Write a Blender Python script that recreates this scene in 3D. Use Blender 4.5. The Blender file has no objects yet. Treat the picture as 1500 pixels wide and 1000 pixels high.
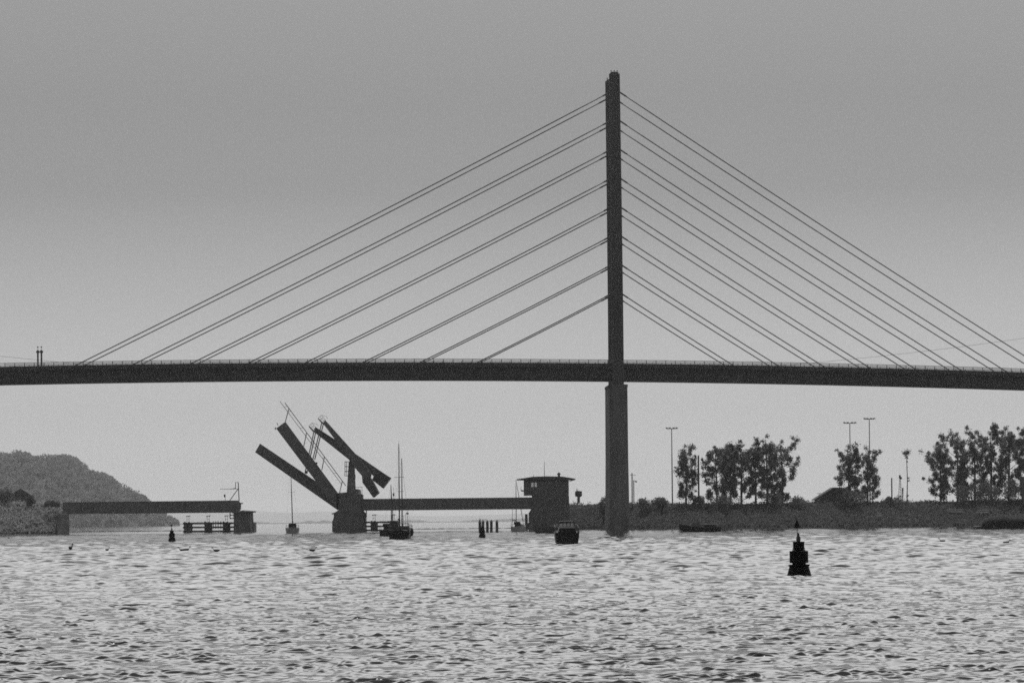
import bpy, math, random
import numpy as np
from mathutils import Vector, Matrix

R = math.radians
SC = bpy.context.scene
COL = SC.collection

# ------------------------------------------------------------------ camera, sky, sun, exposure
CAM_H = 2.53          # eye height over the water
F = 4690.0            # focal length in pixels of the 1500 px wide photograph
ROLL = R(0.5)
CT, ST = math.cos(ROLL), math.sin(ROLL)

cam_data = bpy.data.cameras.new("camera")
cam_data.sensor_width = 36.0
cam_data.lens = F / 1500.0 * 36.0
cam_data.shift_y = (763 - 500) / 1500.0
cam_data.clip_start = 0.5
cam_data.clip_end = 60000
cam = bpy.data.objects.new("camera", cam_data)
COL.objects.link(cam)
cam.matrix_world = Matrix(((CT, ST, 0, 0), (0, 0, -1, 0), (-ST, CT, 0, CAM_H), (0, 0, 0, 1)))
SC.camera = cam

SUN_EL, SUN_AZ = R(71), R(12)          # sun ahead of the camera, a little to the right (azimuth from +Y towards +X)
w = bpy.data.worlds.new("World")
SC.world = w
w.use_nodes = True
nt = w.node_tree
bg = nt.nodes["Background"]
sky = nt.nodes.new("ShaderNodeTexSky")
sky.sky_type = 'NISHITA'
sky.sun_disc = False
sky.sun_elevation = SUN_EL
sky.sun_rotation = SUN_AZ
sky.air_density = 1.0
sky.dust_density = 1.5
sky.ozone_density = 1.0
bw = nt.nodes.new("ShaderNodeRGBToBW")
nt.links.new(sky.outputs[0], bw.inputs[0])
# the bright band of mist along the horizon and the duller veil above it; higher, out of view, a bright band added to light the water
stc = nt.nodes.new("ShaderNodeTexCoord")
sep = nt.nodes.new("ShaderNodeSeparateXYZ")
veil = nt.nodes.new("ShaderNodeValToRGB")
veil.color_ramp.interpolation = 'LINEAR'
VEIL_AND_GLOW = ((0.0, 1.6), (0.7, 1.55), (1.9, 1.16), (3.1, 1.0), (3.8, 0.9), (5.9, 0.63), (7.5, 0.63), (9.4, 0.74), (11.0, 3.2), (20, 5.2), (30, 1.5), (42, 0.5), (90, 0.2))
for i, (e, v) in enumerate(VEIL_AND_GLOW):
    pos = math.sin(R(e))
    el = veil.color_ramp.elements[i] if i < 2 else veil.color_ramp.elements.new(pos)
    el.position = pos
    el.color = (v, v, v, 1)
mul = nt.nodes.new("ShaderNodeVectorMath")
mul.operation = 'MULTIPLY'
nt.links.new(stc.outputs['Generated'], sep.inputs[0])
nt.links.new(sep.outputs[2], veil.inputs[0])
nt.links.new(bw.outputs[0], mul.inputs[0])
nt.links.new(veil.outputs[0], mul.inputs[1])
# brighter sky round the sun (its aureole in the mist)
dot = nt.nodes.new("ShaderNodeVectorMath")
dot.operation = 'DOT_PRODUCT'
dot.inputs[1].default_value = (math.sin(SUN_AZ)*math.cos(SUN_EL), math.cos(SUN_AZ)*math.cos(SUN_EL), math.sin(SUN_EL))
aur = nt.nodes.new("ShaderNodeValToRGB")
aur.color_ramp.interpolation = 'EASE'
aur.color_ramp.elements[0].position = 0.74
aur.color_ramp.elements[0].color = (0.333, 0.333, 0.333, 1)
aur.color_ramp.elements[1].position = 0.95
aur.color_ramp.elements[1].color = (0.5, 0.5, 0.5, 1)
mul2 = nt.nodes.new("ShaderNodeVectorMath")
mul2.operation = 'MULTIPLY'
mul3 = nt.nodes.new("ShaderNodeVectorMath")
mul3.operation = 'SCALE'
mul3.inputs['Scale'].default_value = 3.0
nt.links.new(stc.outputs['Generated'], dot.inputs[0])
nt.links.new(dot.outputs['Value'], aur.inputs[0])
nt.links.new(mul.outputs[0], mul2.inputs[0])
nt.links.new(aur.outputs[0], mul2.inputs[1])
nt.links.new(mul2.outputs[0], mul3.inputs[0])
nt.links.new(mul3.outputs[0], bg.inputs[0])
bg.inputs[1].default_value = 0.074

sun_l = bpy.data.lights.new("sun", 'SUN')
sun_l.energy = 3.2
sun_l.angle = R(0.5)
sun_l.color = (1.0, 1.0, 1.0)
sun = bpy.data.objects.new("sun", sun_l)
COL.objects.link(sun)
sd = Vector((math.sin(SUN_AZ) * math.cos(SUN_EL), math.cos(SUN_AZ) * math.cos(SUN_EL), math.sin(SUN_EL)))
sun.rotation_euler = sd.to_track_quat('Z', 'Y').to_euler()

SC.view_settings.view_transform = 'Standard'
SC.view_settings.look = 'None'
SC.view_settings.exposure = 0.27
SC.view_settings.gamma = 1.0
SC.render.film_transparent = False
SC.cycles.use_denoising = False          # the photograph is grainy
SC.cycles.use_adaptive_sampling = False
SC.cycles.sample_clamp_direct = 1.2
SC.cycles.filter_width = 1.65
SC.cycles.volume_bounces = 1
SC.cycles.max_bounces = 8
SC.cycles.transparent_max_bounces = 16

HAZE_DENSITY = 3.9e-5

# ------------------------------------------------------------------ helpers
def P(px, py, d):
    """Point that stands at depth d (metres) on the sight line of photograph pixel (px, py)."""
    dx, dy = px - 750.0, 763.0 - py
    s = d / F
    return Vector(((dx * CT + dy * ST) * s, d, (-dx * ST + dy * CT) * s + CAM_H))

def PX(px, d, py=763):
    return P(px, py, d).x

def PZ(px, py, d):
    return P(px, py, d).z

def mat(name, col, rough=0.8, var=0.25, scale=0.6, metal=0.0, spec=0.3, bump=0.0, stretch=(1, 1, 1)):
    m = bpy.data.materials.new(name)
    m.use_nodes = True
    t = m.node_tree
    b = t.nodes["Principled BSDF"]
    tc = t.nodes.new("ShaderNodeTexCoord")
    mp = t.nodes.new("ShaderNodeMapping")
    mp.inputs['Scale'].default_value = stretch
    nz = t.nodes.new("ShaderNodeTexNoise")
    nz.inputs['Scale'].default_value = scale
    nz.inputs['Detail'].default_value = 6
    rp = t.nodes.new("ShaderNodeValToRGB")
    a, c = col * (1 - var), col * (1 + var)
    rp.color_ramp.elements[0].position = 0.3
    rp.color_ramp.elements[1].position = 0.7
    rp.color_ramp.elements[0].color = (a, a, a, 1)
    rp.color_ramp.elements[1].color = (c, c, c, 1)
    t.links.new(tc.outputs['Object'], mp.inputs[0])
    t.links.new(mp.outputs[0], nz.inputs['Vector'])
    t.links.new(nz.outputs[0], rp.inputs[0])
    t.links.new(rp.outputs[0], b.inputs['Base Color'])
    b.inputs['Roughness'].default_value = rough
    b.inputs['Metallic'].default_value = metal
    b.inputs['Specular IOR Level'].default_value = spec
    if bump:
        bp = t.nodes.new("ShaderNodeBump")
        bp.inputs['Strength'].default_value = bump
        bp.inputs['Distance'].default_value = 0.1
        t.links.new(nz.outputs[0], bp.inputs['Height'])
        t.links.new(bp.outputs[0], b.inputs['Normal'])
    return m

def leaf_mat(name, col, trans=0.35, var=0.45):
    m = bpy.data.materials.new(name)
    m.use_nodes = True
    t = m.node_tree
    for n in list(t.nodes):
        t.nodes.remove(n)
    out = t.nodes.new("ShaderNodeOutputMaterial")
    df = t.nodes.new("ShaderNodeBsdfDiffuse")
    tr = t.nodes.new("ShaderNodeBsdfTranslucent")
    mx = t.nodes.new("ShaderNodeMixShader")
    tc = t.nodes.new("ShaderNodeTexCoord")
    nz = t.nodes.new("ShaderNodeTexNoise")
    nz.inputs['Scale'].default_value = 0.45
    nz.inputs['Detail'].default_value = 4
    rp = t.nodes.new("ShaderNodeValToRGB")
    a, c = col * (1 - var), col * (1 + var)
    rp.color_ramp.elements[0].position = 0.3
    rp.color_ramp.elements[1].position = 0.7
    rp.color_ramp.elements[0].color = (a, a, a, 1)
    rp.color_ramp.elements[1].color = (c, c, c, 1)
    t.links.new(tc.outputs['Object'], nz.inputs['Vector'])
    t.links.new(nz.outputs[0], rp.inputs[0])
    t.links.new(rp.outputs[0], df.inputs[0])
    t.links.new(rp.outputs[0], tr.inputs[0])
    mx.inputs[0].default_value = trans
    t.links.new(df.outputs[0], mx.inputs[1])
    t.links.new(tr.outputs[0], mx.inputs[2])
    t.links.new(mx.outputs[0], out.inputs[0])
    return m

def glass_mat(name):
    m = bpy.data.materials.new(name)
    m.use_nodes = True
    t = m.node_tree
    for n in list(t.nodes):
        t.nodes.remove(n)
    out = t.nodes.new("ShaderNodeOutputMaterial")
    tr = t.nodes.new("ShaderNodeBsdfTransparent")
    tr.inputs[0].default_value = (0.8, 0.8, 0.8, 1)
    gl = t.nodes.new("ShaderNodeBsdfGlossy")
    gl.inputs['Roughness'].default_value = 0.05
    mx = t.nodes.new("ShaderNodeMixShader")
    mx.inputs[0].default_value = 0.12
    t.links.new(tr.outputs[0], mx.inputs[1])
    t.links.new(gl.outputs[0], mx.inputs[2])
    t.links.new(mx.outputs[0], out.inputs[0])
    return m

M = {
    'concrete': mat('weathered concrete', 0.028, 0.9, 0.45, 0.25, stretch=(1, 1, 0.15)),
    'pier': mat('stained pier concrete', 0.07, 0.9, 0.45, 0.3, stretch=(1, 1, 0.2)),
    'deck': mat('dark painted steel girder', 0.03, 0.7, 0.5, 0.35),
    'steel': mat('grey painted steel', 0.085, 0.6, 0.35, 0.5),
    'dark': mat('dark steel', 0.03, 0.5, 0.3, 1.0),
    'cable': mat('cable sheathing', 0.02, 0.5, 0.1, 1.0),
    'brick': mat('old masonry', 0.075, 0.9, 0.4, 0.6),
    'wood': mat('tarred timber', 0.04, 0.85, 0.4, 2.0, stretch=(1, 1, 0.2)),
    'bark': mat('bark', 0.05, 0.9, 0.4, 3.0, stretch=(1, 1, 0.3)),
    'earth': mat('bank soil', 0.03, 0.95, 0.4, 0.3),
    'hill': mat('wooded hillside', 0.05, 0.95, 0.5, 0.02),
    'far': mat('far land', 0.05, 0.95, 0.3, 0.004),
    'stone': mat('breakwater stone', 0.06, 0.9, 0.4, 1.0),
    'paint': mat('buoy paint', 0.004, 0.7, 0.4, 2.5, spec=0.08),
    'hull': mat('dark hull paint', 0.007, 0.45, 0.3, 0.8, spec=0.12),
    'white_hull': mat('pale hull paint', 0.16, 0.35, 0.15, 0.8),
    'cabin': mat('cabin paint', 0.03, 0.4, 0.2, 0.8),
    'canvas': mat('boat canvas', 0.01, 0.9, 0.2, 1.5),
    'bird': mat('dark plumage', 0.02, 0.8, 0.3, 8.0),
    'white': mat('white paint', 0.7, 0.5, 0.1, 0.5),
    'glassdark': mat('dark window glass', 0.02, 0.08, 0.1, 0.5, spec=0.5),
    'roof': mat('roof felt', 0.05, 0.9, 0.25, 0.5),
    'leaf': leaf_mat('poplar leaves', 0.13, 0.45),
    'leafdark': leaf_mat('bush leaves', 0.12, 0.25, 0.2),
    'leafpale': leaf_mat('grey green scrub', 0.3, 0.3, 0.2),
    'leafhill': leaf_mat('hill wood leaves', 0.17, 0.25),
    'abut': mat('lichened abutment masonry', 0.15, 0.95, 0.35, 0.6),
    'pale': mat('pale concrete', 0.35, 0.9, 0.2, 1.0),
    'heap': mat('dark barge load', 0.007, 0.95, 0.5, 0.8, bump=0.6),
    'glass': glass_mat('clear window glass'),
}

def tag(o, label=None, cat=None, group=None, kind=None):
    if label: o['label'] = label
    if cat: o['category'] = cat
    if group: o['group'] = group
    if kind: o['kind'] = kind
    return o

def thing(name, label, cat, loc=(0, 0, 0), group=None, rz=0.0):
    o = bpy.data.objects.new(name, None)
    o.empty_display_size = 0.5
    COL.objects.link(o)
    o.location = loc
    o.rotation_euler = (0, 0, rz)
    return tag(o, label, cat, group)

def root_of(o):
    while o.parent is not None:
        o = o.parent
    return o

class MB:
    def __init__(s):
        s.v, s.f = [], []
    def face_box(s, c):           # 8 corners: bottom ring then top ring
        b = len(s.v)
        s.v += [tuple(p) for p in c]
        s.f += [(b, b+3, b+2, b+1), (b+4, b+5, b+6, b+7)] + [(b+i, b+(i+1) % 4, b+4+(i+1) % 4, b+4+i) for i in range(4)]
        return s
    def box(s, x0, x1, y0, y1, z0, z1):
        return s.face_box([(x0, y0, z0), (x1, y0, z0), (x1, y1, z0), (x0, y1, z0), (x0, y0, z1), (x1, y0, z1), (x1, y1, z1), (x0, y1, z1)])
    def bar(s, p, q, a, c=None):  # square bar from p to q, a wide, c deep
        p, q = Vector(p), Vector(q)
        c = c or a
        d = (q - p).normalized()
        u = d.cross(Vector((0, 1, 0)))
        if u.length < 1e-3: u = Vector((1, 0, 0))
        u.normalize()
        v = d.cross(u).normalized()
        r = [(-a/2, -c/2), (a/2, -c/2), (a/2, c/2), (-a/2, c/2)]
        return s.face_box([p + u*i + v*j for i, j in r] + [q + u*i + v*j for i, j in r])
    def tube(s, p, q, r0, r1=None, n=8):
        return s.path([p, q], [r0, r0 if r1 is None else r1], n)
    def path(s, pts, rad, n=8):
        pts = [Vector(p) for p in pts]
        b = len(s.v)
        k = len(pts)
        for i, p in enumerate(pts):
            d = (pts[min(i+1, k-1)] - pts[max(i-1, 0)]).normalized()
            u = d.cross(Vector((0.13, 0.97, 0.2))).normalized()
            v = d.cross(u).normalized()
            for j in range(n):
                t = 2*math.pi*j/n
                s.v.append(tuple(p + (u*math.cos(t) + v*math.sin(t))*rad[i]))
        for i in range(k-1):
            for j in range(n):
                s.f.append((b+i*n+j, b+i*n+(j+1) % n, b+(i+1)*n+(j+1) % n, b+(i+1)*n+j))
        s.f.append(tuple(b+j for j in range(n))[::-1])
        s.f.append(tuple(b+(k-1)*n+j for j in range(n)))
        return s
    def lathe(s, cx, cy, prof, n=20, off=0.0):
        b = len(s.v)
        k = len(prof)
        for r, z in prof:
            for j in range(n):
                t = 2*math.pi*(j+off)/n
                s.v.append((cx + r*math.cos(t), cy + r*math.sin(t), z))
        for i in range(k-1):
            for j in range(n):
                s.f.append((b+i*n+j, b+i*n+(j+1) % n, b+(i+1)*n+(j+1) % n, b+(i+1)*n+j))
        s.f.append(tuple(b+j for j in range(n))[::-1])
        s.f.append(tuple(b+(k-1)*n+j for j in range(n)))
        return s
    def prism(s, pts, y0, y1):    # polygon in the x-z plane extruded in y
        b, n = len(s.v), len(pts)
        s.v += [(x, y0, z) for x, z in pts] + [(x, y1, z) for x, z in pts]
        s.f += [tuple(range(b, b+n)), tuple(range(b+2*n-1, b+n-1, -1))]
        s.f += [(b+i, b+n+i, b+n+(i+1) % n, b+(i+1) % n) for i in range(n)]
        return s
    def pxprism(s, pts, d, t):    # the same with pixel corners read at depth d
        q = [P(x, y, d) for x, y in pts]
        return s.prism([(p.x, p.z) for p in q], d, d + t)
    def loft(s, rings, cap=True):
        b, n = len(s.v), len(rings[0])
        for r in rings:
            s.v += [tuple(p) for p in r]
        for i in range(len(rings)-1):
            for j in range(n):
                s.f.append((b+i*n+j, b+i*n+(j+1) % n, b+(i+1)*n+(j+1) % n, b+(i+1)*n+j))
        if cap:
            s.f.append(tuple(b+j for j in range(n))[::-1])
            s.f.append(tuple(b+(len(rings)-1)*n+j for j in range(n)))
        return s
    def quad(s, c, u, v):
        b = len(s.v)
        s.v += [tuple(c-u-v), tuple(c+u-v), tuple(c+u+v), tuple(c-u+v)]
        s.f.append((b, b+1, b+2, b+3))
    def build(s, name, m, parent=None, smooth=False, bevel=0.0):
        off = root_of(parent).location if parent is not None else Vector((0, 0, 0))
        me = bpy.data.meshes.new(name)
        me.from_pydata([(x-off[0], y-off[1], z-off[2]) for x, y, z in s.v], [], s.f)
        import bmesh
        bm = bmesh.new(); bm.from_mesh(me)
        if len(bm.faces) < 6000:
            bmesh.ops.recalc_face_normals(bm, faces=bm.faces)
        bm.to_mesh(me); bm.free()
        if smooth:
            me.polygons.foreach_set('use_smooth', [True]*len(me.polygons))
        me.materials.append(m)
        o = bpy.data.objects.new(name, me)
        COL.objects.link(o)
        if parent is not None:
            o.parent = parent
        if bevel:
            bv = o.modifiers.new('bevel', 'BEVEL'); bv.width = bevel; bv.segments = 2
        return o

def kids(o):
    return [c for c in bpy.data.objects if c.parent == o]

def copy_tree(o, parent=None):
    c = o.copy()
    COL.objects.link(c)
    if parent is not None:
        c.parent = parent
    for ch in kids(o):
        copy_tree(ch, c)
    return c

# smooth value noise for terrain outlines
def vnoise(x, seed=0):
    i = math.floor(x); f = x - i
    def h(n):
        return random.Random(int(n)*7919 + seed*104729).random()*2 - 1
    f = f*f*(3-2*f)
    return h(i)*(1-f) + h(i+1)*f
def fbm(x, seed=0, o=4):
    return sum(vnoise(x*2**k, seed+k)/2**k for k in range(o))

# ------------------------------------------------------------------ water: one sheet to the horizon
def build_water():
    rng = np.random.default_rng(4)
    rows = [14.0]
    while rows[-1] < 1100:
        y = rows[-1]
        rows.append(y*(1.02 if y < 44 else 1.0009 + 0.0013*max(0.0, min(1.0, (y - 220)/300))))
    while rows[-1] < 42000:
        rows.append(rows[-1]*1.06)
    Y = np.array(rows)
    a = np.linspace(-0.175, 0.175, 760)
    out = np.array([0.2, 0.23, 0.27, 0.32, 0.4, 0.55])
    t = np.concatenate([-out[::-1], a, out])
    base = np.concatenate([np.full(6, -1.0), np.linspace(-1, 1, 760), np.full(6, 1.0)])
    X = Y[:, None]*t[None, :] + base[None, :]*4.0
    X[:, :6] -= 25 * np.arange(6, 0, -1)[None, :] * 0.3
    X[:, -6:] += 25 * np.arange(1, 7)[None, :] * 0.3
    YY = np.repeat(Y[:, None], X.shape[1], 1)
    Z = np.zeros_like(X)
    dy = np.gradient(Y)
    # patches of stronger and weaker wind, calmer further out
    gust = np.zeros_like(X)
    for k in range(26):
        lam = 0.9*(7/0.9)**rng.random()
        th = rng.uniform(-1.5, 1.5)
        gust += np.sin(2*np.pi*(X*math.sin(th) + YY*math.cos(th))/lam + rng.uniform(0, 6.28))*np.clip((lam/dy - 2.5)/3.0, 0, 1)[:, None]
    gust = np.exp(np.clip(0.17*gust - 0.05, -1.0, 0.6))
    gust *= (1.0/(1.0 + (YY/480.0)**2))
    ZF = np.zeros_like(X); DX = np.zeros_like(X); DY = np.zeros_like(X)
    for k in range(90):
        lam = 0.13*(0.66/0.13)**rng.random()
        th = rng.normal(-0.2, 0.9)
        kx, ky = math.sin(th), math.cos(th)
        amp = WAVE * lam * (0.6 if lam > 0.6 else 1.0)
        wgt = np.clip((lam/dy - 2.2)/2.5, 0, 1)[:, None]*amp
        ph = 2*np.pi*(X*kx + YY*ky)/lam + rng.uniform(0, 6.28)
        Z += wgt*np.sin(ph)
        c = wgt*np.cos(ph)
        DX += c*kx; DY += c*ky
    for k in range(64):                       # longer wavelets on the wide water further out
        lam = 0.55*(6.0/0.55)**rng.random()
        th = rng.normal(-0.1, 0.7)
        kx, ky = math.sin(th), math.cos(th)
        wgt = np.clip((lam/dy - 2.0)/2.0, 0, 1)*np.clip((Y - 60)/130.0, 0, 1)*FARWAVE*lam
        F2 = 2*np.pi*(X*kx + YY*ky)/lam + rng.uniform(0, 6.28)
        ZF += wgt[:, None]*np.sin(F2)
    Z *= gust
    Z += ZF
    X = X + DX*gust*CHOP
    YY = YY + DY*gust*CHOP
    n, m = X.shape
    co = np.stack([X, YY, Z], -1).reshape(-1, 3).astype(np.float32)
    i = np.arange((n-1)*m).reshape(n-1, m)[:, :-1].ravel()
    q = np.stack([i, i+1, i+m+1, i+m], -1).astype(np.int32)
    me = bpy.data.meshes.new("water")
    me.vertices.add(len(co)); me.vertices.foreach_set('co', co.ravel())
    me.loops.add(q.size); me.loops.foreach_set('vertex_index', q.ravel())
    me.polygons.add(len(q))
    me.polygons.foreach_set('loop_start', np.arange(0, q.size, 4, dtype=np.int32))
    me.polygons.foreach_set('use_smooth', np.ones(len(q), bool))
    me.update(calc_edges=True)
    o = bpy.data.objects.new("water", me)
    COL.objects.link(o)
    o['kind'] = 'structure'
    mt = bpy.data.materials.new("open water")
    mt.use_nodes = True
    tr = mt.node_tree
    b = tr.nodes["Principled BSDF"]
    b.inputs['Base Color'].default_value = (0.012, 0.012, 0.012, 1)
    b.inputs['Roughness'].default_value = WROUGH
    b.inputs['IOR'].default_value = 1.333
    tc = tr.nodes.new("ShaderNodeTexCoord")
    last = None
    for sc_, st, dist in ((1.3, 0.3, 0.05), (4.5, 0.3, 0.015)):
        mp = tr.nodes.new("ShaderNodeMapping")
        mp.inputs['Scale'].default_value = (0.55, 1.0, 1.0)
        nz = tr.nodes.new("ShaderNodeTexNoise")
        nz.inputs['Scale'].default_value = sc_
        nz.inputs['Detail'].default_value = 3
        bp = tr.nodes.new("ShaderNodeBump")
        bp.inputs['Strength'].default_value = st
        bp.inputs['Distance'].default_value = dist
        tr.links.new(tc.outputs['Object'], mp.inputs[0])
        tr.links.new(mp.outputs[0], nz.inputs['Vector'])
        tr.links.new(nz.outputs[0], bp.inputs['Height'])
        if last: tr.links.new(last.outputs[0], bp.inputs['Normal'])
        last = bp
    tr.links.new(last.outputs[0], b.inputs['Normal'])
    me.materials.append(mt)
WAVE, FARWAVE, CHOP, WROUGH = 0.0046, 0.0044, 0.7, 0.06
build_water()

# ------------------------------------------------------------------ haze
def build_haze():
    b = MB().box(-14000, 14000, -150, 43000, -6, 268)
    o = b.build("haze", bpy.data.materials.new("thin summer haze"))
    m = o.data.materials[0]
    m.use_nodes = True
    t = m.node_tree
    for n in list(t.nodes):
        t.nodes.remove(n)
    out = t.nodes.new("ShaderNodeOutputMaterial")
    v = t.nodes.new("ShaderNodeVolumePrincipled")
    v.inputs['Color'].default_value = (0.95, 0.95, 0.95, 1)
    v.inputs['Density'].default_value = HAZE_DENSITY
    v.inputs['Anisotropy'].default_value = 0.55
    t.links.new(v.outputs[0], out.inputs['Volume'])
    o['kind'] = 'stuff'
build_haze()

# ------------------------------------------------------------------ the cable-stayed road bridge
BA = R(2.3)                                   # the deck runs a little away from the camera towards the right
BC = Vector((29.6, 900.0, 0.0))
BT = Vector((math.cos(BA), math.sin(BA), 0))  # along the deck
BN = Vector((-math.sin(BA), math.cos(BA), 0)) # across it, away from the camera

def B(s, o, z):
    p = BC + BT*s + BN*o
    return Vector((p.x, p.y, z))

def zb(s):                                    # underside of the girder
    x = BC.x + s
    return 42.3 - 9.38e-5*(x + 63.3)**2

def build_bridge():
    br = thing('cable_stayed_bridge', 'long dark cable stayed road bridge with one tall pylon across the strait', 'bridge', tuple(BC))
    ss = [i*6.0 for i in range(-70, 71)]
    # box girder with sloping webs
    g = MB()
    g.loft([[B(s, -2.9, zb(s)), B(s, 2.9, zb(s)), B(s, 4.3, zb(s)+3.3), B(s, -4.3, zb(s)+3.3)] for s in ss])
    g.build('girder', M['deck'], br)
    d = MB()
    d.loft([[B(s, -5.95, zb(s)+3.55), B(s, -4.2, zb(s)+3.302), B(s, 4.2, zb(s)+3.302), B(s, 5.95, zb(s)+3.55), B(s, 5.95, zb(s)+4.55), B(s, -5.95, zb(s)+4.55)] for s in ss])
    # brackets under the cantilever
    s = -396.0
    while s < 396:
        for sg in (-1, 1):
            z = zb(s)
            a = [B(s-.12, sg*5.6, z+3.48), B(s-.12, sg*4.22, z+3.28), B(s-.12, sg*3.6, z+1.6)]
            b = [B(s+.12, sg*5.6, z+3.48), B(s+.12, sg*4.22, z+3.28), B(s+.12, sg*3.6, z+1.6)]
            d.loft([a, b])
        s += 4.0
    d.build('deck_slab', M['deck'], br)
    for sg in (-1, 1):
        f = MB()
        f.loft([[B(s, sg*5.96, zb(s)+3.75), B(s, sg*6.2, zb(s)+3.75), B(s, sg*6.2, zb(s)+4.75), B(s, sg*5.96, zb(s)+4.75)] for s in ss])
        f.build('edge_beam', M['concrete'], br)
        r = MB()
        for hgt, rad in ((5.72, .09), (5.4, .04), (5.1, .04)):
            r.path([B(s, sg*6.08, zb(s)+hgt) for s in ss], [rad]*len(ss), 5)
        s = -405.0
        while s < 405:
            r.bar(B(s, sg*6.08, zb(s)+4.7), B(s, sg*6.08, zb(s)+5.74), .16, .12)
            s += 2.7
        s = -170.0
        while s < 130:                          # balusters
            p, q = B(s, sg*6.08, zb(s)+4.72), B(s, sg*6.08, zb(s)+5.7)
            r.face_box([p+Vector((x, y, 0)) for x, y in ((-.025, -.02), (.025, -.02), (.025, .02), (-.025, .02))] + [q+Vector((x, y, 0)) for x, y in ((-.025, -.02), (.025, -.02), (.025, .02), (-.025, .02))])
            s += .27
        r.build('railing', M['steel'], br)
    # two masts, one on either side of the deck
    def leg_ring(o, z, wd, th, lean=0.0):
        c = .55
        pts = [(-wd+c, -th), (wd-c, -th), (wd, -th+c), (wd, th-c), (wd-c, th), (-wd+c, th), (-wd, th-c), (-wd, -th+c)]
        return [B(x + lean, o + y, z) for x, y in pts]
    ZT = 126.8
    for o in (-7.6, 7.6):
        m = MB()
        m.loft([leg_ring(o, 40.3, 1.58, 1.35), leg_ring(o, 60, 1.56, 1.32), leg_ring(o, 95, 1.5, 1.28, -.12), leg_ring(o, ZT, 1.46, 1.22, -.3)])
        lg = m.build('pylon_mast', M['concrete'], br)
        c = MB()
        c.lathe(*B(-.3, o, 0)[:2], [(1.15, ZT), (1.15, ZT+.45), (.9, ZT+.55)], 12)
        c.build('mast_cap', M['dark'], lg)
        for q in (-.9, 0, .8):
            a = MB(); p = B(-.3+q, o, 0)
            a.tube((p.x, p.y, ZT+.3), (p.x, p.y, ZT+.95), .07, .05, 5)
            a.lathe(p.x, p.y, [(.05, ZT+.7), (.15, ZT+.76), (.15, ZT+1.0), (.05, ZT+1.08)], 6)
            a.build('warning_lamp', M['dark'], lg)
    cb = MB()
    for z in (118.5, ):
        c8 = [B(x, y, zz) for x, y, zz in ((-.9, -6.4, z), (.7, -6.4, z), (.7, 6.4, z), (-.9, 6.4, z), (-.9, -6.4, z+2.2), (.7, -6.4, z+2.2), (.7, 6.4, z+2.2), (-.9, 6.4, z+2.2))]
        cb.face_box(c8)
    cb.build('cross_beam', M['concrete'], br)
    # pier under both masts, pointed towards the stream
    def pier_ring(z, w_, n0, n1):
        pts = [(-w_*.62, n0), (w_*.62, n0), (w_, n0+1.3), (w_, n1-1.3), (w_*.62, n1), (-w_*.62, n1), (-w_, n1-1.3), (-w_, n0+1.3)]
        return [B(x, y, z) for x, y in pts]
    pr = MB()
    pr.loft([pier_ring(-5, 2.8, -10.4, 10.4), pier_ring(2.5, 2.75, -10.4, 10.4), pier_ring(20, 2.55, -10.2, 10.2), pier_ring(39.6, 2.5, -10.1, 10.1)])
    pr.build('pier', M['pier'], br)
    cp = MB()
    cp.loft([pier_ring(39.6, 2.62, -10.25, 10.25), pier_ring(40.28, 2.62, -10.25, 10.25)])
    cp.build('pier_cap', M['pier'], br)
    for o in (-2.2, 2.2):
        for s in (-1, 1):
            p = B(s, o, 0)
            bb = MB().lathe(p.x, p.y, [(.6, 40.28), (.6, 40.9), (.75, 40.9), (.75, zb(0)+.05)], 10)
            bb.build('bearing', M['dark'], br)
    # fender plinth round the foot
    fp = MB()
    fp.loft([pier_ring(-5, 3.3, -11.2, 11.2), pier_ring(1.25, 3.3, -11.2, 11.2)])
    fp.build('plinth', M['pier'], br)
    # stay cables: eight a side in each of two planes
    for o in (-1, 1):
        for k in range(8):
            y = 135.5 + 42.1*k
            z = PZ(898, y, 892.5)
            for side in (-1, 1):
                if side > 0:
                    se = .1905*(1541 - 67.4*k - 748) - 29.9 + 2.4
                else:
                    se = .1905*(116 + 83.6*k - 748) - 29.9 - 2.1
                a = B(side*1.4 - .2, o*7.6, z)
                e = B(se, o*6.28, zb(se)+3.9)
                n = 14
                pts = []
                L = (a-e).length
                for i in range(n+1):
                    t = i/n
                    p = a.lerp(e, t)
                    p.z -= L*0.004*4*t*(1-t)
                    pts.append(p)
                c = MB().path(pts, [.145]*(n+1), 6).build('stay_cable', M['cable'], br, smooth=True)
                dv = (pts[1]-a).normalized()
                MB().path([a - dv*.3, a + dv*2.0, a + dv*2.4], [.22, .22, .13], 8).build('socket', M['dark'], c)
                dv = (e - pts[-2]).normalized()
                MB().path([e + dv*.5, e - dv*1.6, e - dv*1.9], [.2, .2, .13], 8).build('socket', M['dark'], c)
    return br
build_bridge()

# twin beacon columns on the deck
def build_beacon():
    s0 = .1905*(61.0 - 748) - 29.9
    p = B(s0, -3.5, zb(s0)+4.55)
    t = thing('beacon_post', 'pair of dark beacon columns with domed heads standing on the road deck', 'beacon', tuple(p))
    for dx in (-.5, .5):
        c = MB().lathe(p.x+dx, p.y, [(.30, p.z-.05), (.24, p.z+.2), (.24, p.z+3.9)], 12).build('column', M['concrete'], t)
        MB().lathe(p.x+dx, p.y, [(.2, p.z+3.88), (.46, p.z+4.05), (.5, p.z+4.35), (.3, p.z+4.7), (.08, p.z+4.8)], 12).build('head', M['dark'], c)
        MB().lathe(p.x+dx, p.y, [(.05, p.z+4.75), (.05, p.z+5.4), (.2, p.z+5.5), (.2, p.z+5.75), (.05, p.z+5.85)], 8).build('lamp', M['dark'], c)
build_beacon()

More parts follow.
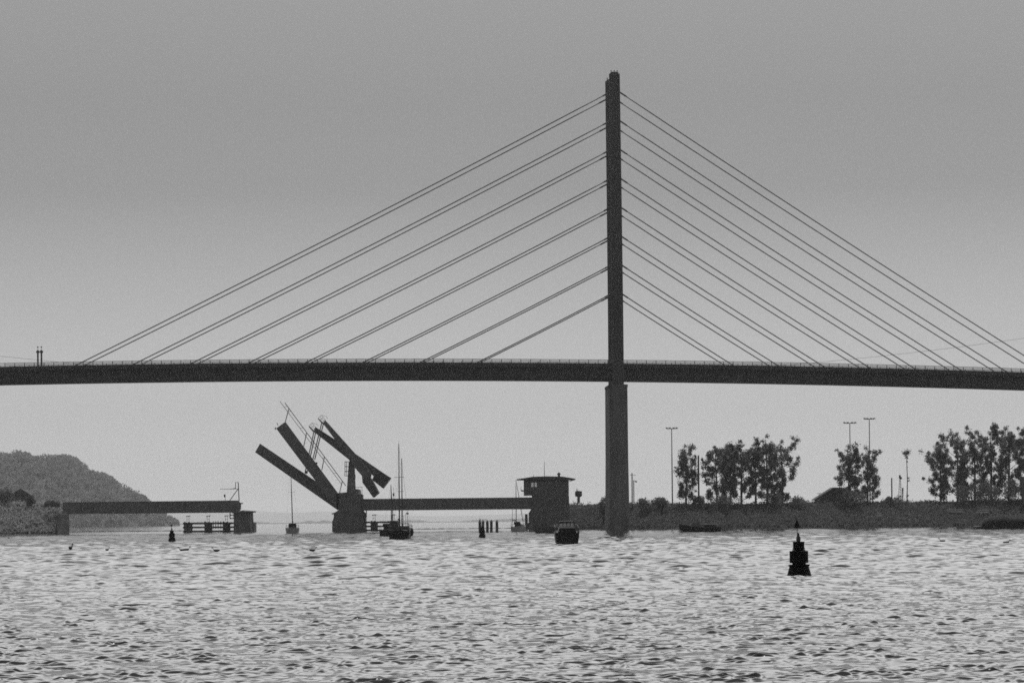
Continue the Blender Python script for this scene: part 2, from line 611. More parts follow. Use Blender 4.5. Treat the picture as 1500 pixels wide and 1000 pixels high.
# overhead line crossing far behind the deck
def build_line():
    d = 1100
    for dz, nm in ((0, 'power_line'),):
        pts = [P(x, 556 - 8.3e-5*(x-645)**2 + dz, d) for x in range(-450, 1951, 60)]
        o = MB().path(pts, [.045]*len(pts), 4).build(nm, M['cable'])
        tag(o, 'thin overhead power line sagging behind the bridge deck', 'power line')
build_line()

# ------------------------------------------------------------------ the old bascule bridge
DA, DB_ = 966.0, 976.5                      # near leaf with the rail wires, far leaf
def build_bascule():
    br = thing('bascule_bridge', 'old steel bascule bridge raised open with balance beams on a tower', 'drawbridge', tuple(P(512, 775, 970)))
    g = MB()
    # fixed span towards the wooded hill
    g.pxprism([(92, 735.8), (349, 733.0), (353, 737), (353, 745), (349.5, 750.0), (92, 752.3)], 966, .5)
    g.pxprism([(92, 735.8), (349, 733.0), (353, 737), (353, 745), (349.5, 750.0), (92, 752.3)], 981.5, .5)
    sp = g.build('girder_span', M['steel'], br)
    dk = MB().pxprism([(92, 738.5), (350, 735.7), (350, 737.5), (92, 740.3)], 966.5, 15)
    dk.build('deck', M['deck'], sp)
    st = MB()
    for x in range(100, 350, 9):
        y0 = 735.8 - (x-92)*2.8/257
        st.pxprism([(x, y0+.8), (x+.8, y0+.8), (x+.8, y0+15.8), (x, y0+15.8)], 965.86, .14)
    st.pxprism([(92, 735.3), (350, 732.5), (350, 733.4), (92, 736.2)], 965.8, .25)
    st.pxprism([(92, 751.6), (350, 749.3), (350, 750.3), (92, 752.6)], 965.8, .25)
    st.build('stiffeners', M['steel'], sp)
    # fixed span towards the control house
    g = MB()
    for y in (966, 981.5):
        g.pxprism([(524, 731.0), (784, 728.4), (784, 745.0), (524, 747.3)], y, .5)
    sp = g.build('girder_span', M['steel'], br)
    MB().pxprism([(524, 733.5), (784, 730.9), (784, 732.6), (524, 735.2)], 966.5, 15).build('deck', M['deck'], sp)
    st = MB()
    for x in range(530, 782, 9):
        y0 = 731.0 - (x-524)*2.6/260
        st.pxprism([(x, y0+.8), (x+.8, y0+.8), (x+.8, y0+15.6), (x, y0+15.6)], 965.86, .14)
    st.pxprism([(524, 730.5), (784, 727.9), (784, 728.8), (524, 731.4)], 965.8, .25)
    st.pxprism([(524, 746.6), (784, 744.3), (784, 745.3), (524, 747.6)], 965.8, .25)
    st.build('stiffeners', M['steel'], sp)
    # piers
    MB().pxprism([(342.5, 750), (356.6, 746.8), (358.5, 748.2), (362, 750), (362.9, 764.6), (367, 764.8), (367.3, 786), (342, 786)], 963, 22).build('pier', M['brick'], br, bevel=.12)
    MB().pxprism([(340, 750.4), (366, 747.8), (366, 749.6), (361.5, 750.2), (340, 751.4)], 962.4, 23).build('pier_cap', M['brick'], br)
    MB().pxprism([(497, 723), (527, 723), (527.5, 747), (531.6, 752), (532.4, 786), (486.4, 786), (486.6, 764), (488.6, 758), (489, 751), (495.8, 746.5)], 962, 24).build('pier', M['brick'], br, bevel=.12)
    MB().pxprism([(486, 751.3), (491, 750.2), (491, 751.6), (486, 752.8)], 962.5, 22).build('walkway', M['steel'], br)
    # steel bracket galleries under the spans
    for x0, x1, y0, y1 in ((337, 343, 750, 759), (526, 537, 747.5, 756.5)):
        for d in (965.4, 969.4):
            b = MB()
            for a, c in (((x0, y0), (x0, y1)), ((x0, y1), (x1, y1)), ((x0, y0+4), (x1, y0+4)), ((x1-.3, y0), (x1-.3, y1))):
                b.bar(P(*a, d), P(*c, d), .28)
            b.build('bracket', M['steel'], br)
    # machine room under the tower
    MB().pxprism([(498, 721.5), (508, 720.5), (508, 716.5), (524, 716.0), (526.2, 731.5), (526.6, 748), (498, 748)], 964.5, 20).build('machine_house', M['steel'], br)
    MB().pxprism([(492, 722.5), (499, 721.2), (499, 747), (493, 746)], 966, 17).build('hinge_block', M['dark'], br)
    # tower: one tapered frame per leaf
    for d in (966.5, 977.5):
        tw = MB().pxprism([(507.8, 722), (510.8, 676), (519.0, 678), (520.6, 718)], d, 2.2)
        tw.pxprism([(509.5, 700), (509.9, 694), (519.6, 694), (519.8, 700)], d+2.2, 4.6)
        tw.pxprism([(507.8, 722), (510.8, 676), (519.0, 678), (520.6, 718)], d+6.8, 2.2)
        t = tw.build('tower', M['steel'], br)
        MB().path([P(516.5, 676.5, d-.5), P(516.5, 676.5, d-.5)+Vector((0, 10, 0))], [1.05, 1.05], 14).build('bearing', M['dark'], t)
    ld = MB()
    for x in (505.2, 508.0):
        ld.bar(P(x, 676, 966.2), P(x-.3, 697, 966.2), .12)
    for i in range(9):
        y = 677 + i*2.4
        ld.bar(P(505.2, y, 966.2), P(508, y, 966.2), .1)
    for y in (676, 683, 690, 696.5):
        ld.bar(P(505, y, 966.2), P(511, y, 966.2), .2)
    ld.build('ladder', M['steel'], br)
    hl = MB()
    hl.bar(P(520, 713.4, 966.4), P(531, 713.2, 966.4), .12)
    hl.bar(P(530.4, 713.2, 966.4), P(530.4, 731, 966.4), .1)
    hl.path([P(525, 723.5, 966.4), P(528.5, 723, 966.4), P(529.8, 724.2, 966.4), P(529, 725.6, 966.4)], [.12]*4, 5)
    hl.build('handrail', M['steel'], br)
    # leaves
    def leaf(poly, d, wdt):
        m = MB()
        for y in (d, d+wdt-.5):
            m.pxprism(poly, y, .5)
        lf = m.build('leaf', M['steel'], br)
        c = [(poly[0][0]*.8+poly[3][0]*.2, poly[0][1]*.8+poly[3][1]*.2), (poly[1][0]*.8+poly[2][0]*.2, poly[1][1]*.8+poly[2][1]*.2),
             (poly[1][0]*.55+poly[2][0]*.45, poly[1][1]*.55+poly[2][1]*.45), (poly[0][0]*.55+poly[3][0]*.45, poly[0][1]*.55+poly[3][1]*.45)]
        MB().pxprism(c, d+.5, wdt-1.0).build('roadway', M['deck'], lf)
        return lf
    # order: upper tip, upper root, lower root, lower tip
    la = leaf([(418, 617.4), (498.5, 726.5), (494.5, 747.0), (404.4, 627.2)], DA, 8)
    lb = leaf([(380.9, 649.4), (497, 727.5), (492.7, 745.4), (373.6, 662.0)], DB_, 8)
    MB().path([P(404, 627.4, DA-.1), P(402.6, 627.3, DA-.1)], [.45, .3], 8).build('latch', M['dark'], la)
    MB().bar(P(407, 622.5, DA+.5), P(405.8, 619, DA+.5), .2).build('signal_stub', M['dark'], la)
    MB().path([P(463.5, 678.2, DA-.35), P(463.5, 678.2, DA+.4)], [.35, .35], 10).build('pin', M['dark'], la)
    MB().path([P(448.5, 691.5, DB_-.5), P(448.5, 691.5, DB_+.3)], [.5, .5], 10).build('pin', M['dark'], lb)
    # rail wires with their posts on the near leaf
    wr = MB()
    for (ax, ay), (bx, by) in (((418, 617.5), (423.3, 597.5)), ((445, 653.5), (449.2, 633)), ((471.3, 688.5), (475.4, 668.5)), ((496.8, 723.5), (501.6, 704))):
        wr.bar(P(ax, ay, DA+3.8), P(bx, by, DA+3.8), .24)
    wr.bar(P(417.3, 589.8, DA+3.8), P(506.5, 711, DA+3.8), .22)
    wr.path([P(410, 587.5, DA+3.8), P(499.3, 707.5, DA+3.8)], [.085, .085], 5)
    for t in (.04, .1, .3, .48, .66, .85):
        a = P(417.3, 589.8, DA+3.8).lerp(P(506.5, 711, DA+3.8), t)
        b = P(410, 587.5, DA+3.8).lerp(P(499.3, 707.5, DA+3.8), t+.03)
        wr.bar(a, b, .1)
    wr.build('wire_gantry', M['steel'], la)
    # balance beams
    def beam(arm, tail, d, wdt):
        m = MB()
        for y in (d, d+wdt-.9):
            m.pxprism(arm, y, .9)
        for t in (.12, .35):
            x, y = arm[0][0]*(1-t)+tail[0][0]*t, arm[0][1]*(1-t)+tail[0][1]*t + 2
            m.pxprism([(x, y), (x+2.5, y+2), (x+1.5, y+5), (x-1, y+3)], d+.9, wdt-1.8)
        bm_ = m.build('balance_beam', M['steel'], br)
        MB().pxprism(tail, d-.25, wdt+.5).build('counterweight', M['dark'], bm_)
        return bm_
    # near beam, steeper arm
    b2 = beam([(476.2, 614.8), (521.2, 665), (544, 694), (543, 702.5), (553, 719), (546.6, 727), (531, 706), (530, 696.5), (519, 684), (512.5, 672), (491, 644), (473, 619.8)],
              [(535, 697), (543.2, 700), (554.8, 721.2), (546.5, 728.2), (530.7, 706)], DA-.2, 8.4)
    # far beam, flatter arm
    b1 = beam([(461.8, 624.8), (491, 643.5), (521.2, 664.6), (571.5, 699.2), (564, 709), (548.5, 698), (542.5, 693.4), (530, 690), (509.8, 671.8), (459.5, 632)],
              [(552, 687), (572.2, 699.3), (560.7, 714.8), (545, 702.4)], DB_-.2, 8.4)
    # hanger rods
    for y in (DA-.5, DA+8.1):
        MB().bar(P(471.2, 619.4, DA-.5) + Vector((0, y-DA+.5, 0)), P(458.3, 672.5, DA-.5) + Vector((0, y-DA+.5, 0)), .3).build('hanger', M['steel'], b2)
    for y in (DB_-.5, DB_+8.1):
        MB().bar(P(460, 631, DB_-.5) + Vector((0, y-DB_+.5, 0)), P(447.2, 690.5, DB_-.5) + Vector((0, y-DB_+.5, 0)), .3).build('hanger', M['steel'], b1)
    # small maintenance platforms at the beam tips
    for (x, y, d, b) in ((471, 614, DA, b2), (457.5, 625.5, DB_, b1)):
        pl = MB()
        pl.pxprism([(x-5.6, y-1), (x-4.8, y-2), (x+1.5, y+5), (x+.6, y+6.4)], d-.4, 8.8)
        tops = []
        for t in (0, .5, 1):
            a = (x-5.2+6*t, y-1.6+6.6*t)
            q = (a[0]+4.6, a[1]-4.6)
            pl.bar(P(*a, d-.3), P(*q, d-.3), .09)
            tops.append(q)
        for k in (.55, 1):
            pl.path([P(x-5.2+6*t+4.6*k, y-1.6+6.6*t-4.6*k, d-.3) for t in (0, .5, 1)], [.05]*3, 4)
        a, q = tops[0], (tops[0][0]+7, tops[0][1]+1.5)
        pl.path([P(*a, d-.3), P(*q, d-.3), P(q[0]+2.5, q[1]+3.5, d-.3)], [.05]*3, 4)
        pl.build('platform', M['steel'], b)
    # mast of the rail wires at the end of the fixed span
    ms = MB()
    ms.bar(P(349, 706, 968), P(350.2, 733.5, 968), .26)
    ms.bar(P(344.9, 706, 968), P(345.2, 716, 968), .18)
    ms.bar(P(344.6, 706.2, 968), P(349.4, 706.2, 968), .14)
    ms.bar(P(322.5, 716, 968), P(349.5, 715.6, 968), .13)
    ms.bar(P(336, 733.5, 968), P(348.6, 715.8, 968), .22)
    ms.bar(P(337, 716.2, 968), P(345, 714.5, 968), .14)
    ms.build('wire_mast', M['steel'], br)
    sg = MB()
    sg.bar(P(330, 726, 967), P(330, 733.8, 967), .12)
    sg.pxprism([(327.6, 724), (329.8, 723.6), (330.2, 727), (329.4, 728.2), (328, 727.4)], 966.9, .3)
    sg.build('signal', M['dark'], br)
    sg = MB()
    sg.bar(P(576.4, 713, 969), P(576.4, 731, 969), .08)
    sg.pxprism([(575.4, 722), (577.6, 722), (577.6, 725.5), (576.5, 727), (575.4, 725.5)], 968.9, .3)
    sg.build('signal', M['dark'], br)
build_bascule()

# timber guide fenders beside the opening
def build_fender(label, posts, x0, x1, d, sm=()):
    f = thing('guide_fender', label, 'fender', tuple(P((x0+x1)/2, 777, d)))
    for a, b in posts:
        y0 = 764.6 - (a-270)*.006
        m = MB()
        for k in range(4):                       # a cluster of piles
            xa = a + (b-a)*(k+.5)/4
            hgt = 1.0*(k % 2)
            c = P(xa, y0+hgt, d)
            m.lathe(c.x, c.y+(k % 2)*.5, [(.32, -4), (.32, c.z), (.2, c.z+.15)], 8)
        m.pxprism([(a-.3, y0+2.2), (b+.3, y0+2.0), (b+.3, y0+4), (a-.3, y0+4.2)], d-.35, 1.3)
        m.pxprism([(a-.3, y0+8.2), (b+.3, y0+8), (b+.3, y0+10), (a-.3, y0+10.2)], d-.35, 1.3)
        po = m.build('post', M['wood'], f)
        ln = MB()
        xm = (a+b)/2
        for dx in (-1.6, 1.6):
            ln.bar(P(xm+dx, y0-.3, d+.2), P(xm+dx, y0-9, d+.2), .1)
        ln.bar(P(xm-3, y0-9, d+.2), P(xm+3.6, y0-9.4, d+.2), .22)
        ln.bar(P(xm-1.6, y0-4, d+.2), P(xm+1.6, y0-4, d+.2), .08)
        ln.build('lantern_frame', M['steel'], po)
    for y in (765.0, 770.8, 776.6):
        m = MB()
        ya, yb = y - (x0-270)*.006, y - (x1-270)*.006
        m.pxprism([(x0, ya), (x1, yb), (x1, yb+2.6), (x0, ya+2.6)], d+.95, .3)
        m.build('rail', M['wood'], f)
    if sm:
        for x in sm:
            MB().bar(P(x, 774, d+.7), P(x, 763, d+.7), .22).build('strut', M['wood'], f)
build_fender('timber guide fender with three pile clusters beside the pier at the wooded hill end', ((269.3, 281.5), (299.5, 310.5), (326.5, 337)), 268, 343, 966.5, (300, 312.5, 316, 319.5, 323.5, 327))
build_fender('timber guide fender beside the tower pier, partly behind the two masted boat', ((543, 553), (571, 580.5)), 531, 582, 966.5)

# ------------------------------------------------------------------ control house
def build_house():
    d = 965.0
    t = thing('control_house', 'flat roofed bridge control house with overhanging upper floor and antenna', 'building', tuple(P(800, 772, d)))
    MB().pxprism([(779.5, 725.4), (833.5, 725.2), (835, 790), (775, 790), (775, 765), (774.6, 751), (778, 746)], d, 15).build('base', M['brick'], t, bevel=.1)
    MB().pxprism([(766.4, 769), (770, 768), (775, 764.5), (775, 790), (766.8, 790)], d+1, 12).build('footing', M['brick'], t)
    ch = MB().pxprism([(769, 752.6), (773, 752.4), (773, 768), (769, 769)], d+2, .8)
    ch.build('post', M['brick'], t)
    # upper floor: hollow, a band of windows on both long sides
    a = lambda px, py: P(px, py, d)
    x0, x1 = a(767.4, 715).x, a(833.2, 715).x
    zt, zl, zs, zbm = a(800, 701.5).z, a(800, 705.8).z, a(800, 712.8).z, a(800, 725).z
    w_ = MB()
    w_.box(x0, x1, d, d+.3, zbm, zs)
    w_.box(x0, x1, d+11.7, d+12, zbm, zs)
    w_.box(x0, x0+.3, d+.3, d+11.7, zbm, zs)
    w_.box(x1-.3, x1, d+.3, d+11.7, zbm, zt)
    w_.box(x0, x1, d, d+.3, zl, zt)
    w_.box(x0, x1, d+11.7, d+12, zl, zt)
    w_.box(x0, x0+.3, d+.3, d+11.7, zl, zt)
    w_.box(x0+.3, x1-.3, d+.3, d+11.7, zbm, zbm+.25)
    xs = [x0 + (x1-x0)*k/13 for k in range(14)]
    for x in xs:
        w_.box(max(x0, x-.14), min(x1, x+.14), d+.001, d+.299, zs, zl)
        w_.box(max(x0, x-.14), min(x1, x+.14), d+11.701, d+11.999, zs, zl)
    # partitions leave only one bay open to the light
    w_.box(xs[4]+.3, x1-.3, d+5.8, d+6, zbm+.25, zt)
    w_.box(x0+.3, xs[2]-.1, d+5.8, d+6, zbm+.25, zt)
    w_.build('upper_wall', M['brick'], t)
    for k in range(13):
        for y in (d+.12, d+11.85):
            m = MB().box(xs[k]+.14, xs[k+1]-.14, y, y+.03, zs, zl)
            m.build('window', M['glass'] if k in (2, 3) else M['glassdark'], t)
    MB().pxprism([(756.8, 701.4), (781, 697.8), (802, 697.2), (824, 697.6), (843.2, 700.8), (843.2, 702.0), (756.8, 702.3)], d-2, 16).build('roof', M['roof'], t)
    b = MB()
    b.pxprism([(762.8, 717.6), (767.4, 717.5), (767.4, 719), (764, 719.2)], d+1, 8)
    for y in (d+1.1, d+5, d+8.9):
        b.bar(P(763.3, 712, d)+Vector((0, y-d, 0)), P(763.3, 718, d)+Vector((0, y-d, 0)), .1)
    b.box(P(763.1, 712, d).x, P(763.5, 712, d).x, d+1.1, d+8.9, PZ(763, 712.5, d), PZ(763, 712, d))
    b.box(P(763.2, 712, d).x, P(763.4, 712, d).x, d+1.1, d+8.9, PZ(763, 717.5, d), PZ(763, 713.6, d))
    b.build('balcony', M['steel'], t)
    br = MB().bar(P(834, 704.5, d+1), P(842.5, 701.9, d+1), .22)
    br.bar(P(834, 704.5, d+10), P(842.5, 701.9, d+10), .22)
    br.build('roof_brace', M['steel'], t)
    MB().tube(P(797.6, 698, d+3), P(797.4, 676, d+3), .1, .05, 6).build('antenna', M['steel'], t)
    MB().tube(P(781.5, 698, d+3), P(781.5, 694.6, d+3), .06, .04, 6).build('antenna', M['steel'], t)
    p = P(818.7, 698, d+4)
    MB().lathe(p.x, p.y, [(.35, p.z-.1), (.35, p.z+.6), (.55, p.z+.7), (.5, p.z+1.0), (.12, p.z+1.35)], 10).build('vent', M['roof'], t)
build_house()

# ------------------------------------------------------------------ land
def grid_mesh(name, fx, nx, ny, m, kind='structure', smooth=True):
    v = [tuple(fx(i/(nx-1), j/(ny-1))) for j in range(ny) for i in range(nx)]
    f = [(j*nx+i, j*nx+i+1, (j+1)*nx+i+1, (j+1)*nx+i) for j in range(ny-1) for i in range(nx-1)]
    me = bpy.data.meshes.new(name)
    me.from_pydata(v, [], f)
    me.polygons.foreach_set('use_smooth', [smooth]*len(f))
    me.materials.append(m)
    o = bpy.data.objects.new(name, me)
    COL.objects.link(o)
    o['kind'] = kind
    return o

def leaf_sheet(name, centers, m, parent=None, kind=None, up=0.0):
    """many small leaf faces; centers is an array of (x, y, z, size)"""
    c = np.asarray(centers, dtype=np.float64)
    n = len(c)
    off = root_of(parent).location if parent is not None else (0, 0, 0)
    rg = np.random.default_rng(n)
    u = rg.normal(size=(n, 3)); u /= np.linalg.norm(u, axis=1)[:, None]
    v = rg.normal(size=(n, 3)); v -= (v*u).sum(1)[:, None]*u
    v /= np.linalg.norm(v, axis=1)[:, None]
    s = c[:, 3:4]*.5
    p = c[:, :3] - np.array([off[0], off[1], off[2]])
    q = np.stack([p - u*s*1.25, p - v*s*.7, p + u*s*1.25, p + v*s*.7], 1).reshape(-1, 3)
    me = bpy.data.meshes.new(name)
    me.vertices.add(4*n); me.vertices.foreach_set('co', q.astype(np.float32).ravel())
    me.loops.add(4*n); me.loops.foreach_set('vertex_index', np.arange(4*n, dtype=np.int32))
    me.polygons.add(n); me.polygons.foreach_set('loop_start', np.arange(0, 4*n, 4, dtype=np.int32))
    me.update(calc_edges=True)
    me.materials.append(m)
    o = bpy.data.objects.new(name, me)
    COL.objects.link(o)
    if parent is not None: o.parent = parent
    if kind: o['kind'] = kind
    return o

def interp(tab, x):
    if x <= tab[0][0]: return tab[0][1]
    for (a, b), (c, d) in zip(tab, tab[1:]):
        if x <= c: return b + (d-b)*(x-a)/(c-a)
    return tab[-1][1]

rnd = random.Random(11)

# the wooded hill at the far left: ridge outline and height at its own distance
HILL_D = 4500.0
HILL = [(-420, 690), (-300, 668), (-150, 655), (-60, 658), (0, 663), (22, 665), (47, 666), (64, 667), (80, 670), (100, 669), (110, 669), (117, 674), (124, 682), (134, 692), (148, 694.5), (164, 699),
        (175, 706), (185, 715.5), (193, 722.5), (204, 726.5), (213, 728.5), (219, 736), (228, 741), (237, 750), (245, 758.5), (254, 764.5), (263, 768)]
def hill_z(px, t):
    zt = PZ(px, interp(HILL, px), HILL_D + 90) - 5
    return max(-3.0, -2.0 + (zt + 2.0)*math.sin(min(1, t*1.02)*math.pi/2)**.8)
def hill_pt(u, v):
    px = -420 + 684*u
    d = HILL_D + 260*v if v < .6 else HILL_D + 156 + (v-.6)*1500
    t = v/.6
    z = hill_z(px, t) if v <= .6 else hill_z(px, 1)*(1 - (v-.6)/.4*1.1)
    x = PX(px, d)
    z += 5*fbm(px*.05+v*4, 3) if 0.05 < v < .99 else 0
    return (x, d, z)
grid_mesh('hill', hill_pt, 150, 26, M['hill'])
def hill_forest():
    c = []
    for _ in range(2600):
        px = rnd.uniform(-420, 259)
        v = rnd.random()**.8*.62
        z0 = hill_pt((px+420)/684, v)
        if z0[2] < -1: continue
        r = rnd.uniform(3.0, 7.0)
        if px > 200: r *= .6
        for _ in range(int(26)):
            a, b = rnd.uniform(0, 6.28), rnd.uniform(-.2, 1)
            q = r*math.sqrt(max(0, 1-b*b))
            c.append((z0[0]+q*math.cos(a), z0[1]+q*math.sin(a), z0[2]+1+r*1.1*b+r*.3, rnd.uniform(1.8, 4.0)))
    leaf_sheet('forest', c, M['leafhill'], kind='stuff')
hill_forest()
# a few pale houses at the foot of the hill
HOUSES = (('small pale house at the waterside under the far hill, seen below the left span', 126, 769, 4470, 12), ('pale low house at the foot of the wooded hill, second along the waterside', 163, 767.0, 4475, 15),
          ('small pale house half hidden on the wooded rise above the left embankment', 33, 735, 1180, 7))
for lab, px, py, d, wd in HOUSES:
    p = P(px, py, d)
    h = thing('house', lab, 'house', tuple(p))
    q = 1.6 if d > 2000 else 1.0
    MB().box(p.x-wd/2, p.x+wd/2, p.y-4*q, p.y+4*q, p.z-9, p.z+2.6*q).build('wall', M['stone'], h)
    MB().prism([(p.x-wd/2-.4, p.z+2.5*q), (p.x+wd/2+.4, p.z+2.5*q), (p.x, p.z+5*q)], p.y-4.4*q, p.y+4.4*q).build('roof', M['roof'], h)

# low far shore and very far hills
def far_pt(u, v):
    px = -900 + 3300*u
    d = 13000
    h = 3.5 + 8.0*max(0, .45+fbm(u*60, 5)) + 4.0*max(0, fbm(u*320, 6))
    if v < .25: return (PX(px, d), d-60, -2)
    return (PX(px, d), d+(v-.25)*400, -2 + (h+2)*math.sin(min(1, (v-.25)*2.2)*math.pi/1.2))
grid_mesh('shore', far_pt, 700, 8, M['far'])
FARH = [(-900, 750), (-400, 715), (0, 712), (180, 716), (225, 719), (262, 722), (300, 727), (332, 733), (350, 740), (385, 742), (420, 744), (470, 741), (560, 748), (640, 752), (760, 747), (900, 740), (1100, 742), (1400, 735), (1800, 728), (2400, 740)]
def farhill_pt(u, v):
    px = -900 + 3300*u
    d = 36000
    zt = min(250, PZ(px, 763 - (763 - interp(FARH, px))*.7, d)*(1 + .05*fbm(u*50, 9)))
    return (PX(px, d), d - 300 + 1500*v, -5 + (zt+5)*math.sin(v*math.pi*.8))
grid_mesh('hills', farhill_pt, 400, 7, M['far'])

# wooded embankment where the old bridge lands, on the left
def emb_z(x, y):
    return 8.6 + .5*fbm(x*.08, 21)
def emb_pt(u, v):
    px = -420 + 521*u
    y = 956 + 70*v + 3*fbm(u*18, 22)*(u < .97)
    x = PX(px, y)
    prof = interp([(0, -3), (.04, .3), (.1, 3.0), (.22, 6.5), (.3, 8.8), (.8, 9.0), (1, -3)], v)
    return (x, y, prof + .4*fbm(u*30+v*7, 23))
grid_mesh('embankment', emb_pt, 90, 30, M['earth'])
def emb_green():
    c = []
    for _ in range(7500):
        u = rnd.random()*.985
        v = rnd.random()**1.3*.42
        p = emb_pt(u, v)
        if p[2] < .3: continue
        r = rnd.uniform(.3, 1.0)
        for _ in range(6):
            c.append((p[0]+rnd.gauss(0, r*.6), p[1]+rnd.gauss(0, r*.6), p[2]+abs(rnd.gauss(0, r*.55)), rnd.uniform(.3, .75)))
    leaf_sheet('undergrowth', c, M['leafpale'], kind='stuff')
emb_green()
AP = [(84, 751.5), (98, 752), (101.5, 755.5), (101.8, 786), (84, 786)]
ab = MB().loft([[P(x, y, 955.5) for x, y in AP], [P(x, y, 982) for x, y in AP]])
o = ab.build('abutment_wall', M['abut'], bevel=.15)
tag(o, 'dark masonry abutment wall at the landward end of the left span', 'wall')

# low stone breakwaters in front of the far water
for lab, x0, x1, d in (('low thin stone breakwater running out from the embankment under the left span', 103, 268, 1180), ('low thin stone breakwater behind the moored mooring piles', 596, 772, 1130)):
    m = MB()
    rings = []
    for k in range(41):
        px = x0 + (x1-x0)*k/40
        x, z = PX(px, d), .2 + .1*fbm(k*.9, 31)
        rings.append([(x, d-1.6, -2), (x, d+1.6, -2), (x, d+.6, z), (x, d-.6, z)])
    o = m.loft(rings).build('breakwater', M['stone'])
    tag(o, lab, 'breakwater')

# the long dark bank on the right
BX0, BX1 = 826, 2050
BANKTOP = [(826, 736), (860, 736), (900, 735), (1000, 735), (1100, 734.5), (1200, 733.5), (1300, 732), (1400, 731), (1500, 729.5), (2050, 724)]
def bank_y(px):
    return interp([(826, 978), (870, 968), (905, 936), (960, 928), (1100, 926), (2050, 918)], px)
def bank_pt(u, v):
    px = BX0 + (BX1-BX0)*u
    y0 = bank_y(px) + .8*fbm(u*70, 41)
    zt = PZ(px, interp(BANKTOP, px), y0+18) - 1.1
    f = interp([(0, -.6), (.03, .05), (.08, .22), (.2, .62), (.32, .93), (.4, 1.0), (.9, 1.02), (1.0, -.5)], v)
    return (PX(px, y0), y0 + 62*v, zt*f + .25*fbm(u*150+v*9, 42))
grid_mesh('bank', bank_pt, 260, 34, M['earth'])
def bank_z(px, d):
    y0 = bank_y(px)
    return bank_pt((px-BX0)/(BX1-BX0), max(0, min(1, (d-y0)/62)))[2]
def bank_green():
    c = []
    for _ in range(30000):
        u = rnd.random()
        if u > .62 and rnd.random() < .7: continue
        v = rnd.random()**1.15*.48
        p = bank_pt(u, v)
        if p[2] < .35: continue
        r = rnd.uniform(.2, .75)*(1.2 if fbm(u*90, 44) > .1 else .75)
        for _ in range(5):
            c.append((p[0]+rnd.gauss(0, r*.7), p[1]+rnd.gauss(0, r*.7), p[2]+abs(rnd.gauss(0, r*.6)), rnd.uniform(.25, .65)))
    for _ in range(260):                       # scrub breaking the edge of the bank
        px = rnd.uniform(BX0 + 12, 1540)
        d = bank_y(px) + rnd.uniform(12, 24)
        r, hh = rnd.uniform(.5, 1.3), rnd.uniform(.4, 1.5)
        q = (PX(px, d), d, bank_z(px, d))
        for _ in range(45):
            c.append((q[0]+rnd.gauss(0, r*.6), q[1]+rnd.gauss(0, r*.6), q[2]+abs(rnd.gauss(0, hh*.5)), rnd.uniform(.22, .5)))
    leaf_sheet('undergrowth', c, M['leafdark'], kind='stuff')
bank_green()

# ------------------------------------------------------------------ bushes and trees
def bush(label, px, top, d, wpx, base=None, group=None):
    s = d/F
    p = P(px, base if base else 735, d)
    if base is None: p.z = bank_z(px, d) - .3
    t = thing('bush', label, 'bush', tuple(p), group)
    H = PZ(px, top, d) - p.z
    W = wpx*s/2
    c = []
    lobes = [(rnd.gauss(0, W*.45), rnd.gauss(0, W*.4), H*rnd.uniform(.25, .72), rnd.uniform(.35, .55)*min(W, H)) for _ in range(9)]
    lobes.append((0, 0, H*.66, .36*min(W*1.3, H)))
    stem = MB()
    for lx, ly, lz, lr in lobes:
        stem.path([p + Vector((lx*.1, ly*.1, 0)), p + Vector((lx*.6, ly*.6, lz*.6)), p + Vector((lx, ly, lz))], [.09, .06, .03], 5)
        for _ in range(170):
            v = Vector((rnd.gauss(0, 1), rnd.gauss(0, 1), rnd.gauss(0, 1))).normalized()*lr*rnd.uniform(.4, 1.05)
            c.append((p.x+lx+v.x, p.y+ly+v.y, p.z+max(.05, lz+v.z), rnd.uniform(.25, .55)))
    stem.build('stem', M['bark'], t)
    leaf_sheet('foliage', c, M['leafdark'], t)
    return t

